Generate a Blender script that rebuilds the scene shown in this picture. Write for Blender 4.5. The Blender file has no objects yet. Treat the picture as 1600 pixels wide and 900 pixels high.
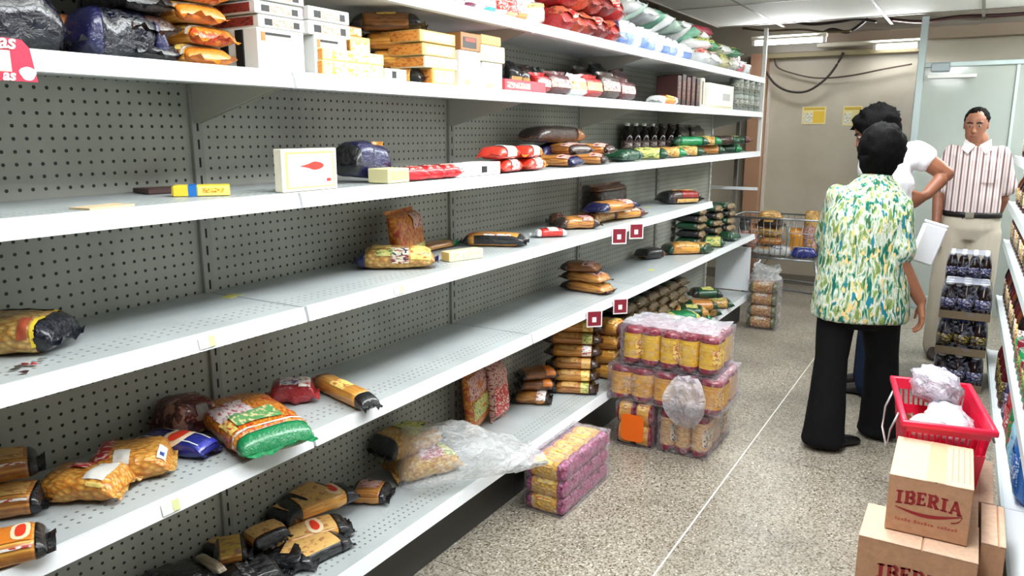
import bpy, bmesh, math, random
from mathutils import Vector, Matrix, noise
random.seed(7)
SC = bpy.context.scene
COL = SC.collection
PI = math.pi

# ------------------------------------------------------------------ camera
CAM_H = 1.55
F = 1200.0
D_ = Vector((735.0, 245.0, F)).normalized()          # aisle direction in camera space (right, up, forward)
U_ = Vector((0, D_.z, -D_.y)).normalized()           # world up in camera space
X_ = Vector((U_.y*D_.z-U_.z*D_.y, U_.z*D_.x-U_.x*D_.z, U_.x*D_.y-U_.y*D_.x))
cd = bpy.data.cameras.new('camera'); cam = bpy.data.objects.new('camera', cd); COL.objects.link(cam)
cd.sensor_width = 36.0; cd.lens = 36.0*F/1600.0; cd.clip_start = 0.02
cam.matrix_world = Matrix(((X_.x, X_.y, -X_.z, 0), (D_.x, D_.y, -D_.z, 0), (U_.x, U_.y, -U_.z, CAM_H), (0, 0, 0, 1)))
SC.camera = cam

# ------------------------------------------------------------------ world, lamps, exposure
w = bpy.data.worlds.new('world'); SC.world = w; w.use_nodes = True
bg = w.node_tree.nodes['Background']; bg.inputs[0].default_value = (0.86, 0.93, 1.0, 1); bg.inputs[1].default_value = 0.06
SC.view_settings.view_transform = 'Standard'; SC.view_settings.look = 'None'
SC.view_settings.exposure = -0.1; SC.view_settings.gamma = 1.0
def area(name, loc, sx, sy, power, col=(0.93, 0.97, 1.0), rot=(0, 0, 0)):
    l = bpy.data.lights.new(name, 'AREA'); l.shape = 'RECTANGLE'; l.size = sx; l.size_y = sy; l.energy = power; l.color = col
    o = bpy.data.objects.new(name, l); COL.objects.link(o); o.location = loc; o.rotation_euler = rot
    return o
LAMPS = [(-0.55, 0.9), (-0.55, 2.2), (-0.5, 3.4), (-0.4, 4.4)]
for lx, ly in LAMPS:
    area('ceiling_lamp', (lx, ly, 2.29), 0.4, 1.15, 33)
    area('uplight_lamp', (lx, ly, 2.37), 0.4, 1.15, 46, rot=(PI, 0, 0))  # upward light added to brighten the ceiling panels

# ------------------------------------------------------------------ pixel of the photograph -> point in the aisle (planning helper)
def _ray(u, v):
    c = Vector((u-800.0, 450.0-v, F)); return Vector((X_.dot(c), D_.dot(c), U_.dot(c)))
def PZ(u, v, z):
    r = _ray(u, v); t = (z-CAM_H)/r.z; return Vector((0, 0, CAM_H))+r*t
def PX(u, v, x):
    r = _ray(u, v); return Vector((0, 0, CAM_H))+r*(x/r.x)
def PY(u, v, y):
    r = _ray(u, v); return Vector((0, 0, CAM_H))+r*(y/r.y)

# ------------------------------------------------------------------ materials
def lin(c):
    out = []
    for x in c[:3]:
        x = x/255.0
        out.append(x/12.92 if x <= 0.04045 else ((x+0.055)/1.055)**2.4)
    return (*out, 1.0)
_mats = {}
def newmat(name):
    m = bpy.data.materials.new(name); m.use_nodes = True
    nt = m.node_tree; b = nt.nodes['Principled BSDF']
    return m, nt, b
def setp(b, **kw):
    for k, v in kw.items(): b.inputs[k.replace('_', ' ')].default_value = v
def objcoord(nt, scale=(1, 1, 1)):
    tc = nt.nodes.new('ShaderNodeTexCoord'); mp = nt.nodes.new('ShaderNodeMapping')
    mp.inputs['Scale'].default_value = scale
    nt.links.new(tc.outputs['Object'], mp.inputs['Vector']); return mp.outputs['Vector']
def ntex(nt, vec, scale, detail=3.0, rough=0.55, dist=0.0):
    n = nt.nodes.new('ShaderNodeTexNoise'); n.inputs['Scale'].default_value = scale; n.inputs['Detail'].default_value = detail
    n.inputs['Roughness'].default_value = rough; n.inputs['Distortion'].default_value = dist
    nt.links.new(vec, n.inputs['Vector']); return n.outputs['Fac']
def ramp(nt, fac, stops, const=False):
    r = nt.nodes.new('ShaderNodeValToRGB'); cr = r.color_ramp
    if const: cr.interpolation = 'CONSTANT'
    while len(cr.elements) < len(stops): cr.elements.new(0.5)
    for e, (p, c) in zip(cr.elements, stops): e.position = p; e.color = lin(c)
    nt.links.new(fac, r.inputs['Fac']); return r.outputs['Color']
def bump(nt, b, h, strength, dist=0.01):
    n = nt.nodes.new('ShaderNodeBump'); n.inputs['Strength'].default_value = strength; n.inputs['Distance'].default_value = dist
    nt.links.new(h, n.inputs['Height']); nt.links.new(n.outputs['Normal'], b.inputs['Normal'])
def math2(nt, op, a, bv):
    n = nt.nodes.new('ShaderNodeMath'); n.operation = op
    for i, v in enumerate((a, bv)):
        if v is None: continue
        if hasattr(v, 'links'): nt.links.new(v, n.inputs[i])
        else: n.inputs[i].default_value = v
    return n.outputs[0]
def mixc(nt, fac, a, c):
    n = nt.nodes.new('ShaderNodeMix'); n.data_type = 'RGBA'
    if hasattr(fac, 'links'): nt.links.new(fac, n.inputs[0])
    else: n.inputs[0].default_value = fac
    for i, v in ((6, a), (7, c)):
        if hasattr(v, 'links'): nt.links.new(v, n.inputs[i])
        else: n.inputs[i].default_value = lin(v)
    return n.outputs[2]
def plain(col, rough=0.5, metal=0.0, grain=0.0, spec=0.5):
    k = ('plain', tuple(col), rough, metal, grain, spec)
    if k not in _mats:
        m, nt, b = newmat('plain'); setp(b, Base_Color=lin(col), Roughness=rough, Metallic=metal); b.inputs['Specular IOR Level'].default_value = spec
        if grain:
            f = ntex(nt, objcoord(nt), 60.0); c2 = tuple(x*(1-grain) for x in col)
            nt.links.new(ramp(nt, f, [(0.35, col), (0.7, c2)]), b.inputs['Base Color'])
        _mats[k] = m
    return _mats[k]
def film(col, crinkle=0.5, rough=0.2, scale=38.0):          # opaque glossy plastic wrapper, wrinkled
    k = ('film', tuple(col), crinkle, rough, scale)
    if k not in _mats:
        m, nt, b = newmat('wrapper_film'); setp(b, Base_Color=lin(col), Roughness=rough, Coat_Weight=0.6, Coat_Roughness=0.12)
        v = objcoord(nt, (1, 2.2, 1.6)); bump(nt, b, ntex(nt, v, scale, 4, 0.6, 1.2), crinkle, 0.012)
        _mats[k] = m
    return _mats[k]
def pasta(c1, c2, kind='strand', c3=None):                  # pasta seen through its clear film
    k = ('pasta', tuple(c1), tuple(c2), kind, c3)
    if k not in _mats:
        m, nt, b = newmat('pasta_window'); setp(b, Roughness=0.32, Coat_Weight=0.5, Coat_Roughness=0.15)
        if kind == 'strand':
            f = ntex(nt, objcoord(nt, (4, 170, 120)), 1.0, 2)
            nt.links.new(ramp(nt, f, [(0.35, c2), (0.62, c1)]), b.inputs['Base Color']); bump(nt, b, f, 0.35, 0.006)
        else:
            vt = nt.nodes.new('ShaderNodeTexVoronoi'); vt.inputs['Scale'].default_value = 62.0
            nt.links.new(objcoord(nt, (1, 1.9, 1.4)), vt.inputs['Vector'])
            cc = ramp(nt, vt.outputs['Distance'], [(0.15, c1), (0.75, c2)])
            if c3: cc = mixc(nt, math2(nt, 'GREATER_THAN', ntex(nt, objcoord(nt), 30, 1), 0.6), cc, c3)
            nt.links.new(cc, b.inputs['Base Color']); bump(nt, b, vt.outputs['Distance'], 0.5, 0.012)
        _mats[k] = m
    return _mats[k]
def printed(c1, c2, c3=None, scale=26.0, thr=0.56, rough=0.4):    # flat print on a wrapper
    k = ('printed', tuple(c1), tuple(c2), c3, scale, thr, rough)
    if k not in _mats:
        m, nt, b = newmat('printed_wrapper'); setp(b, Roughness=rough)
        f = ntex(nt, objcoord(nt, (1.2, 2.2, 3.0)), scale*1.5, 2.5)
        mm = nt.nodes.new('ShaderNodeMapRange'); mm.inputs[1].default_value = thr-0.05; mm.inputs[2].default_value = thr+0.05; nt.links.new(f, mm.inputs[0])
        cc = mixc(nt, mm.outputs[0], c1, c2)
        if c3: cc = mixc(nt, math2(nt, 'GREATER_THAN', ntex(nt, objcoord(nt, (1.4, 1, 1)), scale*2.2, 1), 0.62), cc, c3)
        nt.links.new(cc, b.inputs['Base Color']); _mats[k] = m
    return _mats[k]
def clear_film(amount=0.12, tint=(245, 245, 250), rough=0.12, scale=22.0, crinkle=0.7, name='clear'):
    k = ('clear', amount, tuple(tint), rough, scale, crinkle)
    if k not in _mats:
        m, nt, b = newmat('clear_plastic_film')
        setp(b, Base_Color=lin(tint), Roughness=rough, Coat_Weight=0.5)
        h = ntex(nt, objcoord(nt, (1, 1.5, 1.2)), scale, 4, 0.6, 1.5); bump(nt, b, h, crinkle, 0.03)
        tr = nt.nodes.new('ShaderNodeBsdfTransparent'); mx = nt.nodes.new('ShaderNodeMixShader')
        lw = nt.nodes.new('ShaderNodeLayerWeight'); lw.inputs['Blend'].default_value = 0.28
        hh = nt.nodes.new('ShaderNodeMapRange'); hh.inputs[1].default_value = 0.45; hh.inputs[2].default_value = 0.75
        hh.inputs[3].default_value = 0.0; hh.inputs[4].default_value = 0.35
        nt.links.new(h, hh.inputs[0])
        fac = math2(nt, 'ADD', math2(nt, 'MULTIPLY', lw.outputs['Facing'], 0.55), math2(nt, 'ADD', hh.outputs[0], amount))
        n = nt.nodes['Material Output']
        cl = nt.nodes.new('ShaderNodeClamp'); nt.links.new(fac, cl.inputs[0]); nt.links.new(cl.outputs[0], mx.inputs[0])
        nt.links.new(tr.outputs[0], mx.inputs[1]); nt.links.new(b.outputs[0], mx.inputs[2]); nt.links.new(mx.outputs[0], n.inputs['Surface'])
        _mats[k] = m
    return _mats[k]
def emis(col, strength):
    k = ('emis', tuple(col), strength)
    if k not in _mats:
        m, nt, b = newmat('lit_tube'); setp(b, Base_Color=(0, 0, 0, 1), Emission_Color=lin(col), Emission_Strength=strength); _mats[k] = m
    return _mats[k]
def dots_mat(col, hole, axes, pitch, rad, mask=None, rough=0.45, smudge=0.12):     # punched sheet steel
    m, nt, b = newmat('punched_steel'); setp(b, Roughness=rough)
    tc = nt.nodes.new('ShaderNodeTexCoord'); sp = nt.nodes.new('ShaderNodeSeparateXYZ'); nt.links.new(tc.outputs['Object'], sp.inputs[0])
    ds = []
    for a in axes:
        f = math2(nt, 'FRACT', math2(nt, 'MULTIPLY', sp.outputs[a], 1.0/pitch), None); d = math2(nt, 'SUBTRACT', f, 0.5)
        ds.append(math2(nt, 'MULTIPLY', d, d))
    inside = math2(nt, 'LESS_THAN', math2(nt, 'ADD', ds[0], ds[1]), (rad/pitch)**2)
    if mask:
        ax, lo, hi = mask
        inside = math2(nt, 'MULTIPLY', inside, math2(nt, 'MULTIPLY', math2(nt, 'GREATER_THAN', sp.outputs[ax], lo), math2(nt, 'LESS_THAN', sp.outputs[ax], hi)))
    base = ramp(nt, ntex(nt, tc.outputs['Object'], 4.5, 5), [(0.3, tuple(x*(1-smudge) for x in col)), (0.65, col)])
    nt.links.new(mixc(nt, inside, base, hole), b.inputs['Base Color'])
    bump(nt, b, math2(nt, 'SUBTRACT', 1.0, inside), 0.3, 0.003)
    return m
CARD = plain((192, 144, 110), 0.75, grain=0.08)

# ------------------------------------------------------------------ mesh helpers
def mesh_obj(name, verts, faces, mat, parent=None, smooth=False, loc=None, rot=None):
    me = bpy.data.meshes.new(name); me.from_pydata([tuple(v) for v in verts], [], faces); me.update()
    if smooth: me.polygons.foreach_set('use_smooth', [True]*len(me.polygons))
    if mat is not None: me.materials.append(mat)
    o = bpy.data.objects.new(name, me); COL.objects.link(o)
    if parent: o.parent = parent
    if loc is not None: o.location = loc
    if rot is not None: o.rotation_euler = rot
    return o
class MB:
    def __init__(s): s.v = []; s.f = []
    def add(s, vs, fs):
        n = len(s.v); s.v += [Vector(v) for v in vs]; s.f += [tuple(i+n for i in f) for f in fs]; return s
    def box(s, x0, x1, y0, y1, z0, z1):
        return s.add([(x0,y0,z0),(x1,y0,z0),(x1,y1,z0),(x0,y1,z0),(x0,y0,z1),(x1,y0,z1),(x1,y1,z1),(x0,y1,z1)],
                     [(0,3,2,1),(4,5,6,7),(0,1,5,4),(1,2,6,5),(2,3,7,6),(3,0,4,7)])
    def rbox(s, x0, x1, y0, y1, z0, z1, r=0.004, seg=1):
        bm = bmesh.new(); bmesh.ops.create_cube(bm, size=1.0)
        for v in bm.verts: v.co = Vector(((x0+x1)/2+v.co.x*(x1-x0), (y0+y1)/2+v.co.y*(y1-y0), (z0+z1)/2+v.co.z*(z1-z0)))
        bmesh.ops.bevel(bm, geom=bm.edges[:], offset=min(r, abs(x1-x0)/2.2, abs(y1-y0)/2.2, abs(z1-z0)/2.2), segments=seg, affect='EDGES', profile=0.5)
        bm.verts.index_update()
        s.add([v.co.copy() for v in bm.verts], [tuple(v.index for v in f.verts) for f in bm.faces]); bm.free(); return s
    def tube(s, pts, r, n=8, caps=True, radii=None):
        pts = [Vector(p) for p in pts]; m = len(pts); base = len(s.v)
        for i, p in enumerate(pts):
            d = (pts[min(i+1, m-1)]-pts[max(i-1, 0)]).normalized()
            ref = Vector((0, 0, 1)) if abs(d.z) < 0.9 else Vector((1, 0, 0))
            a = d.cross(ref).normalized(); b = d.cross(a)
            rr = radii[i] if radii else r
            for k in range(n):
                t = 2*PI*k/n; s.v.append(p+a*math.cos(t)*rr+b*math.sin(t)*rr)
        for i in range(m-1):
            for k in range(n):
                s.f.append((base+i*n+k, base+i*n+(k+1) % n, base+(i+1)*n+(k+1) % n, base+(i+1)*n+k))
        if caps:
            s.f.append(tuple(base+k for k in range(n))[::-1]); s.f.append(tuple(base+(m-1)*n+k for k in range(n)))
        return s
    def lathe(s, prof, n=16, c=(0, 0, 0)):
        base = len(s.v)
        for r, z in prof:
            for k in range(n): s.v.append(Vector((c[0]+r*math.cos(2*PI*k/n), c[1]+r*math.sin(2*PI*k/n), c[2]+z)))
        for i in range(len(prof)-1):
            for k in range(n): s.f.append((base+i*n+k, base+i*n+(k+1) % n, base+(i+1)*n+(k+1) % n, base+(i+1)*n+k))
        s.f.append(tuple(base+k for k in range(n))[::-1]); s.f.append(tuple(base+(len(prof)-1)*n+k for k in range(n)))
        return s
    def ball(s, c, rx, ry, rz, n=12, m=8):
        prof = [(math.sin(PI*i/m), -math.cos(PI*i/m)) for i in range(m+1)]
        prof[0] = (0.02, -1); prof[-1] = (0.02, 1); t = MB().lathe(prof, n)
        return s.add([Vector((c[0]+v.x*rx, c[1]+v.y*ry, c[2]+v.z*rz)) for v in t.v], t.f)
    def build(s, name, mat, parent=None, smooth=False, loc=None, rot=None):
        return mesh_obj(name, s.v, s.f, mat, parent, smooth, loc, rot)
def tag(o, label, cat, group=None, kind=None):
    if label: o['label'] = label
    if cat: o['category'] = cat
    if group: o['group'] = group
    if kind: o['kind'] = kind
    return o
def thing(name, label, cat, loc=(0, 0, 0), rot=(0, 0, 0), group=None):
    o = bpy.data.objects.new(name, None); COL.objects.link(o); o.location = loc
    o.rotation_euler = rot if hasattr(rot, '__len__') else (0, 0, rot); o.empty_display_size = 0.05
    return tag(o, label, cat, group)
def struct(o): o['kind'] = 'structure'; return o
def copy_tree(o, parent=None):
    c = o.copy(); COL.objects.link(c)
    if parent: c.parent = parent
    for ch in list(o.children): copy_tree(ch, c)
    return c
ORD = ['first','second','third','fourth','fifth','sixth','seventh','eighth','ninth','tenth','eleventh','twelfth','thirteenth','fourteenth','fifteenth','sixteenth','seventeenth','eighteenth','nineteenth','twentieth']
ORD += ['twenty-'+x for x in ORD[:9]]+['thirtieth']+['thirty-'+x for x in ORD[:9]]+['fortieth']+['forty-'+x for x in ORD[:9]]
# ================================================================== the setting
WALL_Y = 8.2
CZ = 2.50
def terrazzo():
    m, nt, b = newmat('terrazzo'); setp(b, Roughness=0.33)
    v = objcoord(nt)
    vt = nt.nodes.new('ShaderNodeTexVoronoi'); vt.inputs['Scale'].default_value = 135.0; nt.links.new(v, vt.inputs['Vector'])
    chips = ramp(nt, vt.outputs['Color'], [(0.0, (74, 66, 52)), (0.16, (124, 114, 96)), (0.40, (164, 155, 138)), (0.66, (190, 183, 169)), (0.86, (218, 213, 202))], True)
    cc = mixc(nt, math2(nt, 'GREATER_THAN', vt.outputs['Distance'], 0.62), chips, (168, 160, 146))
    big = ramp(nt, ntex(nt, v, 1.6, 4), [(0.3, (205, 205, 205)), (0.7, (255, 255, 255))])
    mm = nt.nodes.new('ShaderNodeMix'); mm.data_type = 'RGBA'; mm.blend_type = 'MULTIPLY'; mm.inputs[0].default_value = 1.0
    nt.links.new(cc, mm.inputs[6]); nt.links.new(big, mm.inputs[7]); nt.links.new(mm.outputs[2], b.inputs['Base Color'])
    return m
# floor of terrazzo bays parted by thin divider strips
fl = struct(bpy.data.objects.new('floor', None)); COL.objects.link(fl)
tz = terrazzo()
xs = [-3.2, -0.841, 1.6]; ys = [-1.2, 0.5, 2.06, 3.62, 5.18, 6.74, 8.3]
for i in range(2):
    for j in range(len(ys)-1):
        MB().box(xs[i]+0.003, xs[i+1]-0.003, ys[j]+0.0015, ys[j+1]-0.0015, -0.04, 0.0).build('terrazzo_slab', tz, fl)
MB().box(-3.2, 1.6, -1.2, 8.3, -0.06, -0.01).build('grout_bed', plain((128, 122, 110), 0.8), fl)
struct(MB().box(-0.844, -0.838, -1.2, 8.3, -0.03, 0.0012).build('trim_1', plain((226, 224, 216), 0.5)))

# walls
def wallmat():
    m, nt, b = newmat('painted_wall'); setp(b, Roughness=0.28)
    f = ntex(nt, objcoord(nt), 2.2, 4)
    nt.links.new(ramp(nt, f, [(0.3, (176, 166, 148)), (0.7, (192, 184, 168))]), b.inputs['Base Color']); return m
struct(MB().box(-3.2, 1.6, WALL_Y, WALL_Y+0.1, 0, 3.1).build('wall_back', wallmat()))
struct(MB().box(-3.2, -3.1, -1.2, WALL_Y, 0, 3.1).build('wall_left', plain((120, 108, 98), 0.7)))
struct(MB().box(1.5, 1.6, -1.2, WALL_Y, 0, 3.1).build('wall_right', plain((205, 205, 198), 0.6)))
MBC = MB().box(-2.05, -1.90, WALL_Y-0.16, WALL_Y, 0, 2.3)
struct(MBC.build('trim_2', plain((172, 132, 104), 0.45)))
struct(MB().box(-1.895, -1.87, WALL_Y-0.05, WALL_Y, 0, 2.1).build('trim_3', plain((206, 196, 184), 0.4)))
struct(MB().box(-3.1, 1.5, WALL_Y-0.03, WALL_Y, 0, 0.1).build('baseboard_back', plain((120, 112, 100), 0.6)))
# beam along the top of the back wall
struct(MB().box(-1.4, 1.5, WALL_Y-0.12, WALL_Y, 2.36, 2.46).build('trim_4', plain((168, 148, 128), 0.5)))
# ceiling: suspended panels in a T-bar grid, open void towards the back wall
ce = struct(bpy.data.objects.new('ceiling', None)); COL.objects.link(ce)
cm = plain((224, 224, 216), 0.8, grain=0.04)
gx = [-2.2, -1.68, -0.80, -0.09, 0.72, 1.5]; gy = [-1.2, 0.0, 1.2, 2.4, 3.6, 4.9, 6.2, 7.42]
for i in range(5):
    for j in range(7):
        MB().box(gx[i]+0.006, gx[i+1]-0.006, gy[j]+0.004, gy[j+1]-0.004, CZ, CZ+0.015).build('ceiling_panel', cm, ce)
bar = plain((150, 148, 138), 0.5)
for i in range(1, 5): MB().box(gx[i]-0.012, gx[i]+0.012, -1.2, WALL_Y-0.12, CZ-0.004, CZ-0.0005).build('grid_bar', bar, ce)
for j in (3, 4, 5, 6, 7): MB().box(-2.2, 1.5, gy[j]-0.012, gy[j]+0.012, CZ-0.006, CZ-0.0045).build('grid_bar', bar if j < 7 else plain((126, 116, 104), 0.6), ce)
MB().box(-2.22, -2.2, -1.2, 7.42, CZ-0.01, CZ+0.1).build('edge_bar', plain((120, 106, 94), .6), ce)
MB().box(-3.2, 1.6, -1.2, WALL_Y+0.1, 3.05, 3.1).build('void_roof', plain((74, 62, 54), 0.9), ce)
# lamps above the aisle (outside the frame) and the tube lights by the back wall
for k, (lx, ly) in enumerate(LAMPS):
    t = thing('ceiling_light', 'white suspended ceiling light above the aisle, %s from the near end' % ORD[k], 'light', (lx, ly, 2.30), 0, 'ceiling lights above the aisle')
    MB().rbox(-0.22, 0.22, -0.6, 0.6, 0.0, 0.06, 0.01).build('housing', plain((225, 225, 225), 0.5), t)
    for yy in (-0.45, 0.45): MB().tube([(0, yy, 0.06), (0, yy, 0.2)], 0.006, 6).build('hanger', plain((180, 180, 180), 0.5), t)
def tube_light(x0, x1, y, z, label, fx0, fx1):
    t = thing('tube_light', label, 'light', ((x0+x1)/2, y, z)); c = (x0+x1)/2
    MB().rbox(fx0-c, fx1-c, -0.04, 0.05, 0.012, 0.05, 0.006).build('batten', plain((206, 200, 182), 0.5), t)
    MB().tube([(x0-c, 0, -0.012), (x1-c, 0, -0.012)], 0.021, 12).build('tube', emis((250, 250, 255), 14.0), t, True)
    for e in (x0, x1): MB().rbox(e-c-0.015, e-c+0.015, -0.025, 0.025, -0.035, 0.03, 0.004).build('lamp_holder', plain((228, 226, 220), 0.5), t)
a = PY(1178, 66, 7.7); b_ = PY(1288, 66, 7.7)
tube_light(a.x, b_.x, 7.7, a.z, 'long glowing fluorescent tube beside the shelf end, left of two', a.x-0.02, b_.x+0.02)
a2 = PY(1367, 72, 8.0); b2 = PY(1436, 72, 8.0)
tube_light(a2.x, b2.x, 8.0, a2.z, 'shorter glowing fluorescent tube under the beam, right of two', a2.x-0.5, b2.x+0.02)
area('tube_lamp', ((a.x+b_.x)/2, 7.7, a.z-0.06), 0.5, 0.06, 3)
area('tube_lamp', ((a2.x+b2.x)/2, 8.0, a2.z-0.06), 0.4, 0.06, 2)
for tx_, ty_, tz_, tw_ in (((a.x+b_.x)/2, 7.7, a.z, .5), ((a2.x+b2.x)/2, 8.0, a2.z, .4)): area('tube_lamp', (tx_, ty_-0.06, tz_), tw_, 0.06, 12, rot=(-2.2, 0, 0))
area('added_rear_light', (0.75, 6.4, 2.28), 0.4, 1.1, 42)  # out-of-view light added to brighten the back of the shop
area('added_rear_uplight', (0.75, 6.4, 2.37), 0.4, 1.1, 110, rot=(PI, 0, 0))  # upward fill added to lighten the rear ceiling
t = thing('ceiling_light', 'white suspended ceiling light at the back right of the shop', 'light', (0.75, 6.4, 2.30), 0, 'ceiling lights above the aisle')  # unseen housing, added to go with the extra rear light
MB().rbox(-0.22, 0.22, -0.6, 0.6, 0.0, 0.06, 0.01).build('housing', plain((225, 225, 225), 0.5), t)
for yy in (-0.45, 0.45): MB().tube([(0, yy, 0.06), (0, yy, 0.2)], 0.006, 6).build('hanger', plain((180, 180, 180), 0.5), t)
# tan rail under the tubes
p0 = PY(1190, 84, 8.1); p1 = PY(1437, 84, 8.1)
tag(MB().rbox(p0.x, p1.x, 8.09, 8.18, p0.z-0.05, p0.z, 0.005).build('cable_tray', plain((150, 138, 104), 0.5)), 'olive tan cable tray on the back wall below the tube lights', 'cable tray')
# loose cables
def cable(pix, y, r, label, col=(38, 28, 24), dy=0.0):
    P = [PY(u, v, y+dy*i) for i, (u, v) in enumerate(pix)]
    pts = []
    for i in range(len(P)-1):                                   # Catmull-Rom
        p_, a_, c_, d_ = P[max(i-1, 0)], P[i], P[i+1], P[min(i+2, len(P)-1)]
        for k in range(6):
            s = k/6; pts.append(0.5*((2*a_)+(c_-p_)*s+(2*p_-5*a_+4*c_-d_)*s*s+(3*a_-p_-3*c_+d_)*s**3))
    pts.append(P[-1])
    tag(MB().tube(pts, r, 6).build('loose_cable', plain(col, 0.5), None, True), label, 'cable')
cable([(1190, 88), (1196, 110), (1212, 132), (1235, 143), (1262, 142), (1288, 125), (1305, 105), (1318, 82)], 8.082, 0.012, 'thick dark cable drooping in a deep loop below the tube lights')
cable([(1210, 84), (1214, 104), (1240, 115), (1280, 122), (1330, 118), (1380, 108), (1425, 100)], 8.12, 0.008, 'thin dark cable sagging along the upper back wall', (70, 52, 44))
cable([(1240, 34), (1270, 38), (1310, 34), (1340, 30), (1370, 34)], 7.8, 0.013, 'dark cable bundle lying in the open ceiling void')
cable([(1285, 52), (1300, 46), (1325, 50), (1345, 38), (1356, 28)], 7.85, 0.016, 'short crooked dark cable rising into the ceiling void')
cable([(1390, 30), (1440, 34), (1500, 26), (1560, 24), (1620, 20)], 7.9, 0.016, 'dark reddish cable running right across the ceiling void', (64, 34, 32))
cable([(1160, 44), (1200, 48), (1250, 46), (1290, 50), (1330, 48)], 7.75, 0.01, 'dark conduit along the left of the ceiling void', (90, 78, 50))
# notices on the back wall
def notice(u0, v0, u1, v1, label, hue):
    a = PY(u0, v0, WALL_Y-0.004); c = PY(u1, v1, WALL_Y-0.004)
    t = thing('wall_notice', label, 'notice', ((a.x+c.x)/2, WALL_Y, (a.z+c.z)/2)); hw = abs(c.x-a.x)/2; hh = abs(a.z-c.z)/2
    MB().box(-hw, hw, -0.005, 0, -hh, hh).build('sheet', plain((226, 212, 150), 0.6), t)
    MB().box(-hw*0.05, hw*0.9, -0.0065, -0.005, -hh*0.85, hh*0.5).build('yellow_panel', plain(hue, 0.6), t)
    MB().box(-hw*0.85, -hw*0.1, -0.0065, -0.005, -hh*0.85, hh*0.3).build('picture', printed((225, 222, 205), (130, 130, 120), None, 40), t)
    MB().box(-hw*0.85, hw*0.9, -0.0065, -0.005, hh*0.62, hh*0.9).build('heading', plain((200, 168, 60), 0.6), t)
notice(1254, 167, 1289, 194, 'yellow and white notice stuck on the beige back wall', (222, 184, 62))
notice(1318, 166, 1345, 196, 'pale cream notice on the back wall half hidden by dark curly hair', (214, 200, 140))
# glazed partition on the right
pf = struct(bpy.data.objects.new('window_1', None)); COL.objects.link(pf)
PYY = 7.6
q0 = PY(1434, 150, PYY).x; zt = PY(1500, 98, PYY).z
al = plain((176, 190, 190), 0.35, 0.3)
MB().rbox(q0-0.025, q0+0.03, PYY-0.03, PYY+0.03, 0, CZ-0.005, 0.004).build('frame_post', al, pf)
MB().rbox(q0+0.03, 1.5, PYY-0.025, PYY+0.025, zt-0.03, zt+0.01, 0.004).build('frame_rail', al, pf)
q2 = PY(1590, 120, PYY).x
MB().rbox(q2-0.012, q2+0.012, PYY-0.02, PYY+0.02, 0, zt-0.03, 0.003).build('frame_post', plain((190, 204, 200), 0.35, 0.2), pf)
gm, gnt, gb = newmat('pale_glass'); setp(gb, Base_Color=lin((198, 208, 202)), Roughness=0.08, Coat_Weight=0.3)
gtr = gnt.nodes.new('ShaderNodeBsdfTransparent'); gmx = gnt.nodes.new('ShaderNodeMixShader'); gmx.inputs[0].default_value = 0.55
gnt.links.new(gtr.outputs[0], gmx.inputs[1]); gnt.links.new(gb.outputs[0], gmx.inputs[2]); gnt.links.new(gmx.outputs[0], gnt.nodes['Material Output'].inputs['Surface'])
MB().box(q0+0.03, q2-0.012, PYY-0.004, PYY+0.004, 0, zt-0.03).build('pane', gm, pf)
MB().box(q2+0.012, 1.5, PYY-0.004, PYY+0.004, 0, zt-0.03).build('pane', gm, pf)
MB().rbox(q0+0.03, q2, PYY-0.012, PYY+0.012, 0.0, 0.12, 0.004).build('frame_rail', al, pf)
s0 = PY(1449, 120, PYY-0.06); s1 = PY(1526, 120, PYY-0.06)
t = thing('tube_reflection', 'pale bar standing for a tube reflection across the top of the glazed partition', 'painted reflection', (s0.x, PYY-0.05, s0.z))
MB().rbox(0, s1.x-s0.x, -0.02, 0.02, -0.015, 0.015, 0.004).build('reflection_bar', plain((240, 240, 236), 0.3), t)  # tube's reflection in the pane, put in as a pale bar
MB().rbox(0.02, 0.16, -0.02, 0.03, 0.04, 0.11, 0.006).build('grey_block', plain((150, 160, 165), 0.4, 0.4), t)

# ================================================================== left gondola
XF, XB = -1.50, -1.89
SZ = {1: .255, 2: .737, 3: 1.093, 4: 1.396, 5: 1.697, 6: 1.955}
BW = 1.221; Y0 = 1.425
BAYS = [(Y0+BW*k, Y0+BW*(k+1)) for k in range(-2, 4)]
sheet_w = plain((232, 235, 238), 0.38)
shelf_top = dots_mat((184, 190, 190), (112, 116, 116), (0, 1), 0.025, 0.0042, (0, -0.135, -0.045), 0.36, 0.08)
peg = dots_mat((178, 179, 168), (40, 40, 35), (1, 2), 0.0292, 0.0043, None, 0.5, 0.12)
steel = plain((158, 158, 150), 0.5)
g = thing('shelving_unit', 'long white steel shelving run of six tiers with pegboard back along the left', 'shelving', (XF, Y0, 0))
go = Vector((XF, Y0, 0))
def gpart(mb, name, mat, par=g):
    base = par.get('_o', None)
    o = mb.build(name, mat, par)
    return o
def at_g(mb): 
    for v in mb.v: v -= go
    return mb
def at_g_mat(): pass
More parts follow.
